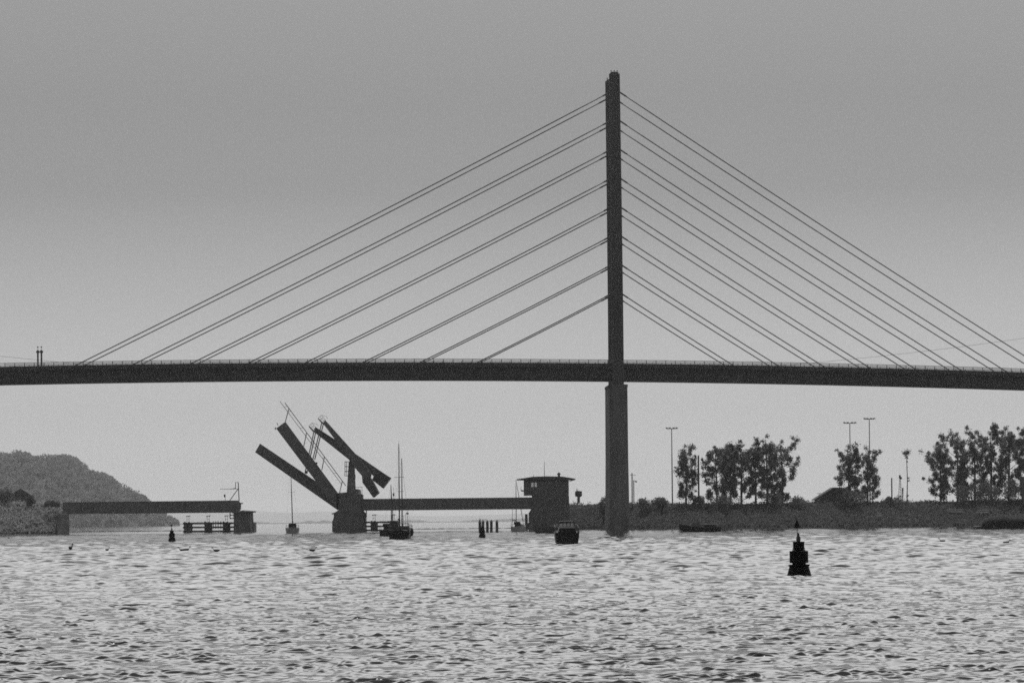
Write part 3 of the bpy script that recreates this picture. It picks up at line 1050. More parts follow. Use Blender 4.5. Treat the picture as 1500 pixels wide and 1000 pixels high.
def tree(label, px, top, d, wpx, seed, base_px=732, low=.22, dense=1.0, group='tall poplars on the far bank', lean=0.0, shape='vase'):
    rg = random.Random(seed)
    s = d/F
    p = P(px, base_px, d)
    p.z = bank_z(px, d) - .4
    H = PZ(px, top, d) - p.z
    W = wpx*s/2*1.25
    t = thing('poplar_tree', label, 'tree', tuple(p), group)
    # trunk
    pts, rad = [], []
    wob = [rg.uniform(-1, 1) for _ in range(3)]
    def axis(f):
        return p + Vector((lean*f*H + .25*math.sin(f*5+wob[0])*f*1.4, .2*math.sin(f*4+wob[1]), H*f))
    for i in range(9):
        f = i/8*.93
        pts.append(axis(f)); rad.append(.30*(1-f)**.8*H/17 + .035)
    tr = MB().path(pts, rad, 7)
    c = []
    def clump(q, r, n):
        for _ in range(int(n*dense)):
            v = Vector((rg.gauss(0, 1), rg.gauss(0, 1), rg.gauss(0, 1))).normalized()*r*1.3*rg.random()**.75
            c.append((q.x+v.x, q.y+v.y, q.z+v.z, rg.uniform(.26, .5)))
    low = max(.08, low - .06)
    nb = rg.choice((14, 16, 18, 20))
    side = rg.uniform(0, 6.28)
    skew = rg.uniform(.1, .4)
    for b in range(nb):
        f = low + (.9-low)*(b + rg.uniform(-.4, .4))/nb
        a = b*2.399 + rg.uniform(-.5, .5)
        if shape == 'vase':
            reach = W*interp([(0, .55), (.3, .85), (.6, 1.0), (.85, .8), (1, .45)], (f-low)/(1-low))
        else:
            reach = W*interp([(0, .8), (.35, 1.0), (.7, .8), (1, .3)], (f-low)/(1-low))
        reach *= rg.uniform(.55, 1.2)*(1 + skew*math.cos(a - side))
        o = axis(f*.9)
        rise = rg.uniform(.55, 1.15)*reach + .4
        e = o + Vector((math.cos(a)*reach*1.0, math.sin(a)*reach*.8, rise))
        mid = o.lerp(e, .5) + Vector((math.cos(a)*reach*.12, 0, -rise*.12))
        tr.path([o, mid, e], [.11*H/17*(1-f*.5), .07, .025], 5)
        for k in range(6):
            q = mid.lerp(e, .05 + .95*k/5) + Vector((rg.gauss(0, .4), rg.gauss(0, .4), rg.gauss(0, .4)))
            clump(q, rg.uniform(.5, 1.05), rg.uniform(45, 95))
        for _ in range(3):                      # side twigs with their own tufts
            q = o.lerp(e, rg.uniform(.5, .95))
            e2 = q + Vector((rg.gauss(0, .9), rg.gauss(0, .8), rg.uniform(.2, 1.4)))
            tr.path([q, e2], [.04, .02], 4)
            clump(e2, rg.uniform(.4, .75), rg.uniform(30, 60))
    for k in range(6):
        clump(axis(.66+.34*k/5) + Vector((rg.gauss(0, .5), rg.gauss(0, .4), -.2)), rg.uniform(.5, .85), 70)
    tr.build('trunk', M['bark'], t)
    leaf_sheet('crown', c, M['leaf'], t)
    return t

TREES = [
    ('single ragged tree beside the leftmost lamp mast, left of a bare post', 1005, 652, 948, 28, 1, .2, .8),
    ('leftmost tree of the clump between the bare post and the buoy, lowest crown', 1050, 654, 950, 44, 2, .1, 1.15),
    ('round crowned tree second from the left in the middle clump', 1070, 652, 956, 30, 3, .25, .9),
    ('tall narrow tree in the middle of the middle clump', 1086, 645, 948, 38, 4, .18, 1.1),
    ('slim tree with a forked top right of centre in the middle clump', 1107, 650, 954, 36, 5, .2, 1.0),
    ('tallest tree of the middle clump, with a pointed top', 1124, 638, 947, 34, 6, .25, 1.0),
    ('rightmost tree of the middle clump, straight above the large buoy', 1146, 646, 951, 40, 7, .15, 1.0),
    ('tree in front of the shorter of the paired lamp masts', 1243, 653, 948, 38, 8, .15, 1.05),
    ('tree in front of the taller of the paired lamp masts', 1271, 655, 950, 38, 9, .12, 1.05),
    ('leftmost tree of the big clump at the right edge, thin and ragged', 1378, 651, 950, 27, 10, .16, 1.0),
    ('second tree from the left in the big clump at the right edge', 1403, 641, 955, 48, 11, .14, 1.1),
    ('third tree from the left in the big clump, with a gap beside its top', 1428, 639, 949, 46, 12, .14, 1.1),
    ('broad tree with the leftmost of the two highest tops in the right edge clump', 1452, 626, 954, 54, 13, .16, 1.25),
    ('highest dense tree near the right edge of the picture', 1478, 626, 948, 54, 14, .12, 1.3),
    ('tree cut by the right edge of the picture', 1503, 627, 952, 50, 15, .14, 1.25),
]
for lab, px, top, d, wpx, seed, low, dens in TREES:
    tree(lab, px, top, d, wpx, seed, low=low, dense=dens)

# the pollarded little tree: a bare stem with one tuft
def tuft_tree():
    d = 948
    p = P(1328.5, 730, d); p.z = bank_z(1328, d) - .3
    t = thing('tuft_tree', 'thin bare stemmed tree with one small tuft of leaves on top', 'tree', tuple(p))
    top = P(1328, 668, d)
    tr = MB().path([p, P(1329.2, 705, d), top], [.16, .13, .09], 6)
    c = []
    for (x, y, r, n) in ((1327.5, 664, .85, 160), (1331, 661.5, .7, 110), (1325, 663, .6, 90), (1328, 670, .5, 70), (1328.6, 676, .3, 24), (1329.3, 684, .15, 8), (1331, 700, .28, 26), (1331, 704, .25, 20), (1329, 726, .45, 40)):
        q = P(x, y, d)
        for _ in range(n):
            c.append((q.x+rnd.gauss(0, r*.5), q.y+rnd.gauss(0, r*.5), q.z+rnd.gauss(0, r*.5), rnd.uniform(.2, .4)))
    tr.build('trunk', M['bark'], t)
    leaf_sheet('crown', c, M['leaf'], t)
tuft_tree()

BUSHES = [
    ('dense bush leaning against the left side of the tall pier', 884, 714, 958, 26),
    ('rounded dark bush right of the utility pole near the pylon foot', 945, 727, 942, 34),
    ('flat topped bush left of the leftmost lamp mast', 970, 726, 944, 30),
    ('bush at the foot of the bare post', 1024, 722, 944, 20),
    ('dark bush under the leftmost tree of the middle clump', 1056, 724, 942, 44),
    ('tall dark bush under the right half of the middle clump', 1134, 715, 943, 36),
    ('low bush right of the middle clump on the bank', 1168, 727, 943, 40),
    ('dark bush at the foot of the trees by the paired lamp masts', 1256, 715, 942, 54),
    ('low bush left of the thin tufted tree', 1302, 727, 943, 30),
    ('tall dark bush under the third tree of the right edge clump', 1408, 701, 942, 36),
    ('broad dark bush under the highest trees near the right edge', 1445, 700, 941, 44),
    ('dark bush filling the foot of the trees at the right edge', 1478, 694, 940, 48),
]
for lab, px, top, d, wpx in BUSHES:
    bush(lab, px, top, d, wpx)
for lab, px, top, d, wpx in (('dark rounded tree bush at the left edge above the embankment', 6, 713, 975, 44), ('small dark bush right of the pale house on the embankment', 46, 725, 972, 16), ('low bush on the embankment where the left span begins', 78, 733, 966, 34)):
    bush(lab, px, top, d, wpx, base=742)

# ------------------------------------------------------------------ masts, poles and small structures on the bank
def lamp_mast(label, px, top, d, arm):
    p = P(px, 735, d); p.z = bank_z(px, d) - .3
    t = thing('lamp_mast', label, 'lamp post', tuple(p), 'lamp masts on the bank')
    q = P(px-1.2, top, d)
    MB().path([p, p.lerp(q, .5), q], [.20, .16, .11], 8).build('pole', M['steel'], t)
    w_ = arm*d/F
    MB().box(q.x-w_, q.x+w_, q.y-.1, q.y+.1, q.z-.12, q.z+.08).build('crossarm', M['steel'], t)
    for k in (-1, -.4, .4, 1):
        b = MB()
        x = q.x + k*w_
        b.face_box([(x-.35, q.y-.45, q.z-.05), (x+.35, q.y-.45, q.z-.05), (x+.3, q.y+.3, q.z+.1), (x-.3, q.y+.3, q.z+.1),
                    (x-.35, q.y-.45, q.z+.2), (x+.35, q.y-.45, q.z+.2), (x+.3, q.y+.3, q.z+.4), (x-.3, q.y+.3, q.z+.4)])
        b.build('lamp', M['dark'], t)
lamp_mast('tall lamp mast standing alone beside the ragged tree near the pylon', 985, 627.5, 952, 7.2)
lamp_mast('shorter of the paired lamp masts rising behind the trees', 1246, 619.5, 962, 8)
lamp_mast('taller of the paired lamp masts rising behind the trees', 1274.5, 613.5, 964, 7)

def pole(name, label, cat, px, top, d, r):
    p = P(px, 735, d); p.z = bank_z(px, d) - .3
    q = P(px, top, d)
    o = MB().lathe(p.x, p.y, [(r, p.z), (r*.9, q.z), (r*.5, q.z+.1)], 10).build(name, M['wood'])
    return tag(o, label, cat)
pole('post', 'bare upright post in front of the ragged single tree', 'post', 1023.6, 667, 943, .26)
pole('post', 'short bare post left of the lattice signal', 'post', 1306.5, 700, 944, .2)

def utility_pole():
    d = 950
    p = P(926, 735, d); p.z = bank_z(926, d) - .3
    t = thing('utility_pole', 'wooden utility pole with a crossarm and bracket lamp beside the tall pier', 'utility pole', tuple(p))
    m = MB().tube(p, P(925.8, 692.5, d), .19, .15, 8)
    m.tube(P(928.6, 735, d+.5), P(928.2, 703, d+.5), .15, .12, 8)
    m.build('pole', M['wood'], t)
    m = MB().bar(P(922.8, 695.5, d), P(931, 695.8, d), .12)
    m.build('crossarm', M['wood'], t)
    m = MB().bar(P(928, 703, d+.3), P(931.5, 705, d+.3), .12)
    m.pxprism([(930.2, 703.8), (933.4, 704.4), (932.8, 706.2), (930.4, 706)], d+.1, .5)
    m.build('lamp', M['dark'], t)
utility_pole()

def signal_box():
    d = 955
    p = P(847.5, 736, d); p.z = bank_z(847.5, d) - .3
    t = thing('railway_signal', 'boxy railway signal on a short stalk right of the control house', 'signal', tuple(p))
    MB().pxprism([(845.6, 737), (845.6, 726), (849.6, 726), (849.6, 737)], d, .6).build('stalk', M['steel'], t)
    MB().pxprism([(843, 727), (842.2, 723), (842.6, 719.4), (846, 718.4), (852.4, 719.2), (852.8, 725), (851, 727.4)], d-.2, 1.2).build('head', M['dark'], t)
    MB().pxprism([(844.6, 719), (844.6, 715), (845.6, 715), (845.6, 718.6)], d, .3).build('lamp', M['dark'], t)
signal_box()

def lattice():
    d = 946
    p = P(1318.5, 735, d); p.z = bank_z(1318, d) - .3
    t = thing('lattice_signal', 'thin lattice signal mast left of the tufted tree', 'signal', tuple(p))
    m = MB()
    for x0, x1 in ((1316, 1317.8), (1320.5, 1319)):
        m.bar(P(x0, 734, d), P(x1, 699, d), .14)
    for k in range(8):
        y = 703 + k*4
        f = (y-699)/35
        xa, xb = 1317.8-1.8*f, 1319+1.5*f
        m.bar(P(xa, y, d), P(xb, y+3, d), .09)
    m.build('mast', M['steel'], t)
    h = MB().pxprism([(1317, 700), (1317, 695.5), (1319.2, 695.2), (1319.6, 698), (1321.3, 698.6), (1321.3, 701), (1319, 702)], d-.2, .5)
    h.build('head', M['dark'], t)
    o = MB().pxprism([(1321.4, 714), (1323.4, 714), (1323.4, 722), (1322.8, 734), (1322, 734), (1321.6, 722)], d+1, .4)
    tag(o.build('trackside_board', M['dark']), 'narrow dark board on a thin stalk right of the lattice signal', 'sign')
lattice()

def shed():
    d = 949
    p = P(1216, 735, d); p.z = bank_z(1216, d) - .4
    t = thing('shed', 'shed with a low pitched roof left of the trees by the paired masts', 'shed', tuple(p))
    z0 = p.z
    a = lambda x, y: (P(x, y, d).x, P(x, y, d).z)
    MB().prism([(a(1196, 0)[0], z0), (a(1248, 0)[0], z0), a(1248, 728), a(1238, 714.6), a(1222, 714.0), a(1196, 731)], d, d+9).build('wall', M['wood'], t)
    MB().prism([a(1192, 731.8), a(1194, 732.2), a(1222, 716), a(1250, 729), a(1251, 728), a(1238, 714.2), a(1221, 713.4)], d-.6, d+9.6).build('roof', M['roof'], t)
    l = MB()
    l.bar(P(1200, 731, d-.2), P(1200, 722.5, d-.2), .1)
    l.bar(P(1196.5, 722.6, d-.2), P(1203, 722, d-.2), .14)
    l.build('lamp', M['dark'], t)
shed()

def edge_tower():
    d = 936
    p = P(1499, 735, d); p.z = bank_z(1499, d) - 3
    a = lambda x, y: (P(x, y, d).x, P(x, y, d).z)
    m = MB().prism([(a(1495.2, 0)[0], p.z), (a(1506, 0)[0], p.z), a(1506, 700), a(1495.5, 700)], d, d+3)
    m.prism([a(1494.6, 700.2), a(1506.6, 700.2), a(1506.6, 697.6), a(1494.6, 697.6)], d-.2, d+3.2)
    tag(m.build('chimney_stack', M['brick']), 'square dark brick stack cut by the right edge of the picture', 'chimney')
edge_tower()

# pale kerbs on the bank
def kerb(label, x0, x1, y0, d):
    m = MB()
    a = P(x0, y0, d); b = P(x1, y0 - (x1-x0)*.01, d)
    m.bar(a, b, .22, .9)
    m.bar(a + Vector((0, .5, -.4)), b + Vector((0, .5, -.4)), .8, .4)
    tag(m.build('concrete_kerb', M['pale']), label, 'kerb')
kerb('short pale concrete kerb on the bank below the paired lamp masts', 1285, 1291, 751.5, 929.5)
kerb('long thin pale kerb on the bank under the trees of the right edge clump', 1391, 1411, 746, 934.5)
kerb('faint pale kerb on the bank close to the right edge', 1432, 1448, 747, 931.5)

# ------------------------------------------------------------------ buoys
def buoy(label, px, base, d, sc, lean, top='cone', rz=0.0, group=None):
    t = thing('light_buoy', label, 'buoy', (0, 0, 0), group)
    MB().lathe(0, 0, [(.2, -.5), (.5, -.45), (.545, -.06), (.55, .0), (.50, .17), (.445, .36), (.43, .425), (.465, .45), (.475, .49), (.46, .515), (.30, .53)], 28).build('float', M['paint'], t)
    b = MB()
    b.lathe(0, 0, [(.30, .52), (.29, 1.16)], 18)
    for k in range(4):                               # radar reflector plates round the drum
        a = k*math.pi/2 + .35
        c, s_ = math.cos(a), math.sin(a)
        b.face_box([(c*.05 - s_*.012, s_*.05 + c*.012, .6), (c*.415 - s_*.012, s_*.415 + c*.012, .6), (c*.415 + s_*.012, s_*.415 - c*.012, .6), (c*.05 + s_*.012, s_*.05 - c*.012, .6),
                    (c*.05 - s_*.012, s_*.05 + c*.012, 1.09), (c*.415 - s_*.012, s_*.415 + c*.012, 1.09), (c*.415 + s_*.012, s_*.415 - c*.012, 1.09), (c*.05 + s_*.012, s_*.05 - c*.012, 1.09)])
    b.lathe(0, 0, [(.40, .59), (.418, .60), (.41, .64), (.41, 1.06), (.418, 1.10), (.40, 1.11), (.26, 1.12)], 28)
    b.build('drum', M['paint'], t)
    c = MB()
    c.lathe(0, 0, [(.20, 1.1), (.205, 1.17), (.285, 1.20), (.285, 1.225), (.235, 1.26), (.235, 1.44), (.265, 1.49), (.265, 1.52), (.12, 1.53)], 24)
    for k in range(8):
        a = k*math.pi/4
        c.tube((.255*math.cos(a), .255*math.sin(a), 1.13), (.255*math.cos(a), .255*math.sin(a), 1.5), .012, None, 5)
    c.build('battery_cage', M['paint'], t)
    MB().lathe(-.01, 0, [(.06, 1.51), (.095, 1.56), (.10, 1.66), (.095, 1.74), (.05, 1.78), (.055, 1.84), (.06, 1.89), (.02, 1.91)], 16).build('lantern', M['glassdark'], t)
    MB().tube((-.04, .02, 1.5), (-.055, .02, 2.2 if top != 'none' else 2.05), .016, None, 6).build('topmark_rod', M['paint'], t)
    if top == 'cone':
        MB().lathe(-.055, .02, [(.02, 2.14), (.15, 2.145), (.15, 2.16), (.008, 2.5)], 22).build('topmark', M['paint'], t)
    elif top == 'ball':
        MB().lathe(-.075, .02, [(.01, 2.02)] + [(.15*math.sin(math.pi*k/8), 2.17-.15*math.cos(math.pi*k/8)) for k in range(1, 8)] + [(.01, 2.32)], 14).build('topmark', M['paint'], t)
    ms = t.children_recursive if hasattr(t, 'children_recursive') else kids(t)
    t.location = P(px, base, d)
    t.location.z = 0
    t.scale = (sc, sc, sc)
    t.rotation_euler = (R(.6), -lean, rz)
    return t

def wl(px, py):            # distance at which the water surface is seen at this pixel
    return F*CAM_H/max(.5, (py - 763) - (px-750)*math.sin(-ROLL)*1.0) if False else F*CAM_H/((py - 763.0) + (px - 750.0)*math.sin(ROLL))

buoy('large black light buoy with a cone topmark, nearest thing on the water', 1170.8, 844, wl(1170.8, 843.5), 1.0, R(.9), 'cone', .3)
buoy('dark light buoy with a round topmark in front of the left guide fender', 252, 793, wl(252, 792.5), 1.07, R(1.6), 'ball', .9)
buoy('small dark light buoy close in front of the row of mooring piles', 706.3, 787, wl(706.3, 787), 1.08, R(.3), 'none', .5)
buoy('tiny far buoy just right of the left bridge pier', 373.6, 770.5, 2600, 1.1, 0, 'none', .5)

# ------------------------------------------------------------------ mooring piles
for i, (px, lab) in enumerate(((703, 'leftmost mooring pile, with a dark bird perched on its tip'), (707.7, 'mooring pile standing right behind the small buoy'), (714, 'third mooring pile from the left, just right of the small buoy'),
                               (719.8, 'fourth mooring pile from the left in the row of five'), (728, 'rightmost mooring pile, set apart from the other four'))):
    d = 765 + (3 if i % 2 else 0)
    p = P(px, 779, d)
    pz = PZ(px, 761 + rnd.uniform(-.3, .4), d)
    t = thing('mooring_pile', lab, 'pile', (p.x, p.y, 0), 'row of mooring piles')
    MB().lathe(p.x, p.y, [(.33, -4), (.33, pz-.75), (.35, pz-.75), (.35, pz-.6), (.3, pz-.6)], 14).build('shaft', M['wood'], t)
    MB().lathe(p.x, p.y, [(.36, pz-.62), (.3, pz-.4), (.12, pz-.05), (.02, pz)], 14).build('cap', M['steel'], t)

# ------------------------------------------------------------------ boats
def hull(L, Bm, f0, f1, stern=.85, name='hull', m=None, parent=None, rake=.06):
    """boat hull with the transom at y = 0 and the stem at y = L"""
    rings = []
    n = 15
    for i in range(n):
        t = i/(n-1)
        b = Bm/2*(stern + (1-stern)*math.sin(min(1, t/.42)*math.pi/2) if t < .42 else max(0.0, math.cos((t-.42)/.58*math.pi/2))**.75)
        b = max(b, .03)
        z = f0 + (f1-f0)*t*t
        y = L*t
        k = -.45*(1 - t**4)
        yb = y - L*rake*t*t
        rings.append([(0, yb, k), (b*.62, yb, k*.6), (b*.92, y - L*rake*.5*t*t, .12), (b*1.0, y, z*.62), (b*1.0, y, z), (b*.93, y, z), (b*.9, y, z-.06),
                      (-b*.9, y, z-.06), (-b*.93, y, z), (-b*1.0, y, z), (-b*1.0, y, z*.62), (-b*.92, y - L*rake*.5*t*t, .12), (-b*.62, yb, k*.6)])
    o = MB().loft(rings).build(name, m or M['hull'], parent)
    rb = MB()
    for s in (-1, 1):
        rb.path([Vector((s*abs(r[4][0])*1.0, r[4][1], r[4][2]-.1)) for r in rings], [.045]*n, 6)
    rb.build('rub_rail', M['dark'], o)
    return o

def cabin(x0, x1, y0, y1, z0, z1, taper=.1):
    m = MB()
    m.face_box([(x0, y0, z0), (x1, y0, z0), (x1, y1, z0), (x0, y1, z0), (x0+taper, y0+taper*.5, z1), (x1-taper, y0+taper*.5, z1), (x1-taper, y1-taper*2.2, z1), (x0+taper, y1-taper*2.2, z1)])
    return m

def place(t, px, py, rz=0.0):
    d = wl(px, py)
    t.location = (P(px, py, d).x, d, 0)
    t.rotation_euler = (0, 0, rz)
    return d

def motor_cruiser():
    t = thing('motor_cruiser', 'dark motor cruiser seen from astern with canopy and windscreen', 'motorboat')
    hl = hull(9.2, 2.72, 1.28, 1.6, .95, parent=t)
    b = MB()
    b.face_box([(-1.18, .1, .3), (1.18, .1, .3), (1.3, .1, 1.15), (-1.3, .1, 1.15), (-1.12, .02, .3), (1.12, .02, .3), (1.22, .02, 1.12), (-1.22, .02, 1.12)])
    b.build('transom', M['hull'], t)
    MB().box(-1.05, 1.05, -.55, .05, .12, .2).build('bathing_platform', M['wood'], t)
    cabin(-1.0, 1.0, 1.6, 6.2, 1.1, 1.95, .2).build('cabin', M['cabin'], t)
    # canvas cockpit cover, deep and dark
    c = MB()
    c.loft([[(-1.05, .3, 1.12), (1.05, .3, 1.12), (.84, .45, 1.72), (-.84, .45, 1.72)], [(-1.0, 1.6, 1.12), (1.0, 1.6, 1.12), (.78, 1.6, 1.95), (-.78, 1.6, 1.95)]])
    c.build('canopy', M['canvas'], t)
    # flybridge screen: posts, panes and a hard top
    f = MB()
    for x in (-.84, -.42, 0, .42, .84):
        f.bar((x*1.02, 2.2, 1.94), (x*.88, 2.35, 2.42), .07)
        f.bar((x*1.02, 4.6, 1.9), (x*.88, 4.2, 2.42), .07)
    f.build('screen_frame', M['cabin'], t)
    g = MB()
    for a, c_ in ((-.82, -.44), (-.40, -.02), (.02, .40), (.44, .82)):
        p = MB()
        p.face_box([(a, 2.23, 1.95), (c_, 2.23, 1.95), (c_, 2.25, 1.95), (a, 2.25, 1.95), (a*.9, 2.34, 2.4), (c_*.9, 2.34, 2.4), (c_*.9, 2.36, 2.4), (a*.9, 2.36, 2.4)])
        p.build('window', M['glass'], t)
    r = MB()
    r.loft([[(-.82, 2.0, 2.41), (.82, 2.0, 2.41), (.74, 2.05, 2.5), (-.74, 2.05, 2.5)], [(-.82, 4.6, 2.41), (.82, 4.6, 2.41), (.72, 4.5, 2.52), (-.72, 4.5, 2.52)]])
    r.build('roof', M['cabin'], t)
    MB().tube((.25, 3.0, 2.5), (.25, 3.0, 3.0), .025, None, 6).build('light_mast', M['steel'], t)
    for s in (-1, 1):
        rl = MB()
        rl.path([(s*1.27, .2, 1.75), (s*1.3, 2, 1.85), (s*1.3, 6, 2.05), (s*.8, 8.4, 2.15), (0, 9.2, 2.2)], [.022]*5, 5)
        for y in (.3, 1.6, 3.0, 4.5, 6.0):
            rl.tube((s*1.28, y, 1.12), (s*1.29, y, 1.85), .02, None, 5)
        rl.build('guard_rail', M['steel'], t)
    place(t, 831.2, 796, R(.5))
motor_cruiser()

def stays(m, pts):
    for a, b in pts:
        m.tube(a, b, .008, None, 4)

def ketch():
    t = thing('two_masted_boat', 'broad dark two masted boat seen from astern by the tower pier', 'sailing boat')
    hl = hull(12.5, 3.15, 1.35, 1.9, .95, parent=t)
    MB().face_box([(-1.4, -.03, .1), (1.4, -.03, .1), (1.47, -.03, 1.25), (-1.47, -.03, 1.25), (-1.4, .02, .1), (1.4, .02, .1), (1.47, .02, 1.25), (-1.47, .02, 1.25)]).build('transom', M['hull'], t)
    cabin(-1.45, -.35, 3.4, 6.6, 1.3, 2.75, .06).build('wheelhouse', M['cabin'], t)
    cabin(-1.1, 1.2, 5.5, 9, 1.35, 1.95, .15).build('coachroof', M['cabin'], t)
    w_ = MB().box(-1.3, -.55, 3.37, 3.405, 2.05, 2.5)
    w_.build('window', M['glassdark'], t)
    # cockpit frame with a canvas top, open at the sides
    f = MB()
    for x in (-.3, .45, 1.3):
        for y in (.4, 2.8):
            f.bar((x, y, 1.3), (x, y, 2.28), .06)
    f.bar((-.3, .4, 1.75), (1.3, .4, 1.75), .05)
    f.bar((1.3, .4, 1.75), (1.3, 2.8, 1.75), .05)
    f.build('awning_frame', M['steel'], t)
    MB().loft([[(-.45, .3, 2.25), (1.5, .3, 2.25), (1.4, .3, 2.36), (-.4, .3, 2.36)], [(-.45, 3.0, 2.25), (1.5, 3.0, 2.25), (1.4, 3.0, 2.36), (-.4, 3.0, 2.36)]]).build('awning', M['canvas'], t)
    # person shaped bundle is not in the photograph: only gear on deck
    MB().lathe(.1, 1.6, [(.2, 1.2), (.26, 1.3), (.26, 1.75), (.12, 2.0)], 10).build('binnacle', M['dark'], t)
    mm = MB()
    mm.path([(-.35, 6.9, 1.4), (-.35, 6.9, 8), (-.35, 6.9, 14.5)], [.115, .09, .05], 8)
    mm.tube((-.35, 6.9, 14.5), (-.35, 6.9, 14.95), .02, None, 5)
    mn = mm.build('main_mast', M['dark'], t)
    MB().bar((-1.1, 6.9, 9.4), (.4, 6.9, 9.4), .06).build('spreader', M['dark'], mn)
    MB().path([(-.35, 6.8, 2.9), (-.32, 3.6, 3.0)], [.16, .10], 8).build('boom', M['canvas'], mn)
    mm = MB()
    mm.path([(.40, 1.9, 1.4), (.42, 1.9, 6), (.44, 1.9, 12.2)], [.10, .085, .05], 8)
    mz = mm.build('mizzen_mast', M['dark'], t)
    MB().bar((-.2, 1.9, 7.2), (.7, 1.9, 7.2), .05).build('spreader', M['dark'], mz)
    MB().pxprism([(0, 0), (1, 0), (1, 1), (0, 1)], 100, .01) if False else None
    MB().lathe(.22, 1.9, [(.05, 4.7), (.16, 4.8), (.16, 5.1), (.05, 5.2)], 8).build('radar_dome', M['dark'], mz)
    s = MB()
    stays(s, [((-.35, 6.9, 14.4), (-1.45, 6.4, 1.5)), ((-.35, 6.9, 14.4), (1.4, 6.4, 1.5)), ((-.35, 6.9, 14.4), (0, 12.4, 2.0)), ((.44, 1.9, 12), (1.45, 1.5, 1.5)), ((.44, 1.9, 12), (-1.45, 1.5, 1.5)), ((-.35, 6.9, 9.4), (-1.3, 6.2, 1.5))])
    s.build('rigging', M['cable'], t)
    a = MB()
    for x, z in ((1.05, 3.9), (1.32, 4.2), (.72, 3.6)):
        a.tube((x, .35, 1.4), (x, .35, z), .028, .02, 5)
    a.lathe(1.32, .35, [(.04, 3.7), (.2, 3.75), (.2, 3.95), (.04, 4.0)], 8)
    a.build('aerial', M['steel'], t)
    for s_ in (-1, 1):
        rl = MB()
        rl.path([(s_*1.5, .1, 1.95), (s_*1.53, 4, 2.05), (s_*1.5, 8, 2.25)], [.02]*3, 5)
        for y in (.2, 2, 4, 6, 8):
            rl.tube((s_*1.5, y, 1.3), (s_*1.51, y, 2.05), .02, None, 5)
        rl.build('guard_rail', M['steel'], t)
    # dinghy hung on the quarter
    dg = MB()
    rings = []
    for i in range(9):
        u = i/8
        b = .34*math.sin(math.pi*min(1, .18+u*.82))**.6
        rings.append([(1.95 + x*b, .2+2.4*u, 1.05 + y*b*2.2) for x, y in ((-.5, -.9), (.4, -.75), (.75, 0), (.4, .75), (-.5, .9), (-.65, 0))])
    dg.loft(rings)
    dg.build('dinghy', M['canvas'], t)
    dv = MB()
    for y in (.5, 2.2):
        dv.path([(1.45, y, 1.3), (1.5, y, 2.15), (1.85, y, 2.15), (1.95, y, 1.8)], [.035]*4, 5)
    dv.build('davit', M['steel'], t)
    place(t, 584, 789, R(-2))
ketch()

def sloop(label, px, py, L, Bm, mast_h, mx, rz, m, hb=(1.0, 1.35), boom_side=0.0, mizzen=None, hood=True, lean=0.0, furled=True):
    t = thing('sailing_boat', label, 'sailing boat')
    hull(L, Bm, hb[0], hb[1], .75, m=m, parent=t)
    y0 = L*.32
    cabin(-Bm*.3, Bm*.3, y0, L*.72, hb[0], hb[0]+.55, .12).build('coachroof', M['cabin'], t)
    if hood:
        MB().loft([[(-Bm*.3, y0-.7, hb[0]+.5), (Bm*.3, y0-.7, hb[0]+.5), (Bm*.26, y0-.7, hb[0]+1.15), (-Bm*.26, y0-.7, hb[0]+1.15)], [(-Bm*.3, y0+.5, hb[0]+.45), (Bm*.3, y0+.5, hb[0]+.45), (Bm*.24, y0+.3, hb[0]+.75), (-Bm*.24, y0+.3, hb[0]+.75)]]).build('spray_hood', M['canvas'], t)
    my = L*.58
    a, b = Vector((mx, my, hb[0]+.4)), Vector((mx+lean*mast_h, my, mast_h))
    ms = MB().path([a, a.lerp(b, .5), b], [.095, .085, .055], 8).build('mast', M['steel'], t)
    MB().bar(a.lerp(b, .55)+Vector((-.8, 0, 0)), a.lerp(b, .55)+Vector((.8, 0, 0)), .05).build('spreader', M['steel'], ms)
    MB().path([a+Vector((0, -.1, 1.0)), a+Vector((boom_side, -L*.36, 1.15))], [.15, .1], 8).build('boom', M['canvas'], ms)
    r = MB()
    stays(r, [(b, (0, .1, hb[0]+.1)), (b, (0, L-.1, hb[1])), (b, (Bm*.47, my-.3, hb[0]+.1)), (b, (-Bm*.47, my-.3, hb[0]+.1))])
    if furled:
        q = Vector((0, L-.3, hb[1]+.3))
        r.path([q, q.lerp(b, .5), q.lerp(b, .93)], [.07, .085, .03], 6)
    r.build('rigging', M['cable'], t)
    for s in (-1, 1):
        rl = MB()
        rl.path([(s*Bm*.38, .1, hb[0]+.65), (s*Bm*.47, L*.4, hb[0]+.65), (s*Bm*.3, L*.82, hb[1]+.6)], [.02]*3, 5)
        for y, k in ((.15, .38), (L*.2, .44), (L*.4, .47), (L*.6, .42), (L*.8, .31)):
            rl.tube((s*Bm*k, y, hb[0]), (s*Bm*k, y, hb[0]+.66), .018, None, 5)
        rl.build('guard_rail', M['steel'], t)
    if mizzen:
        x, h = mizzen
        mz = MB().path([(x, L*.12, hb[0]), (x+.2, L*.12, h)], [.08, .04], 7)
        mz.build('mizzen_mast', M['steel'], t)
    place(t, px, py, rz)
    return t
sloop('grey sailing boat motoring in the gap under the raised leaves', 428.5, 781, 10.5, 3.4, 17.0, .1, R(4), M['white_hull'], (1.35, 1.6), lean=-.025)
sloop('small dark sailing boat half hidden on the left of the two masted boat', 563, 784.6, 8, 2.5, 9.6, .35, R(-10), M['hull'], (1.15, 1.4), hood=True)
sloop('sailing boat with a thin tall mast between the mooring piles and the control house', 754.5, 778.8, 8.5, 2.75, 12.3, -.9, R(-14), M['white_hull'], (1.25, 1.6), boom_side=-.2, mizzen=(-1.0, 5.3))

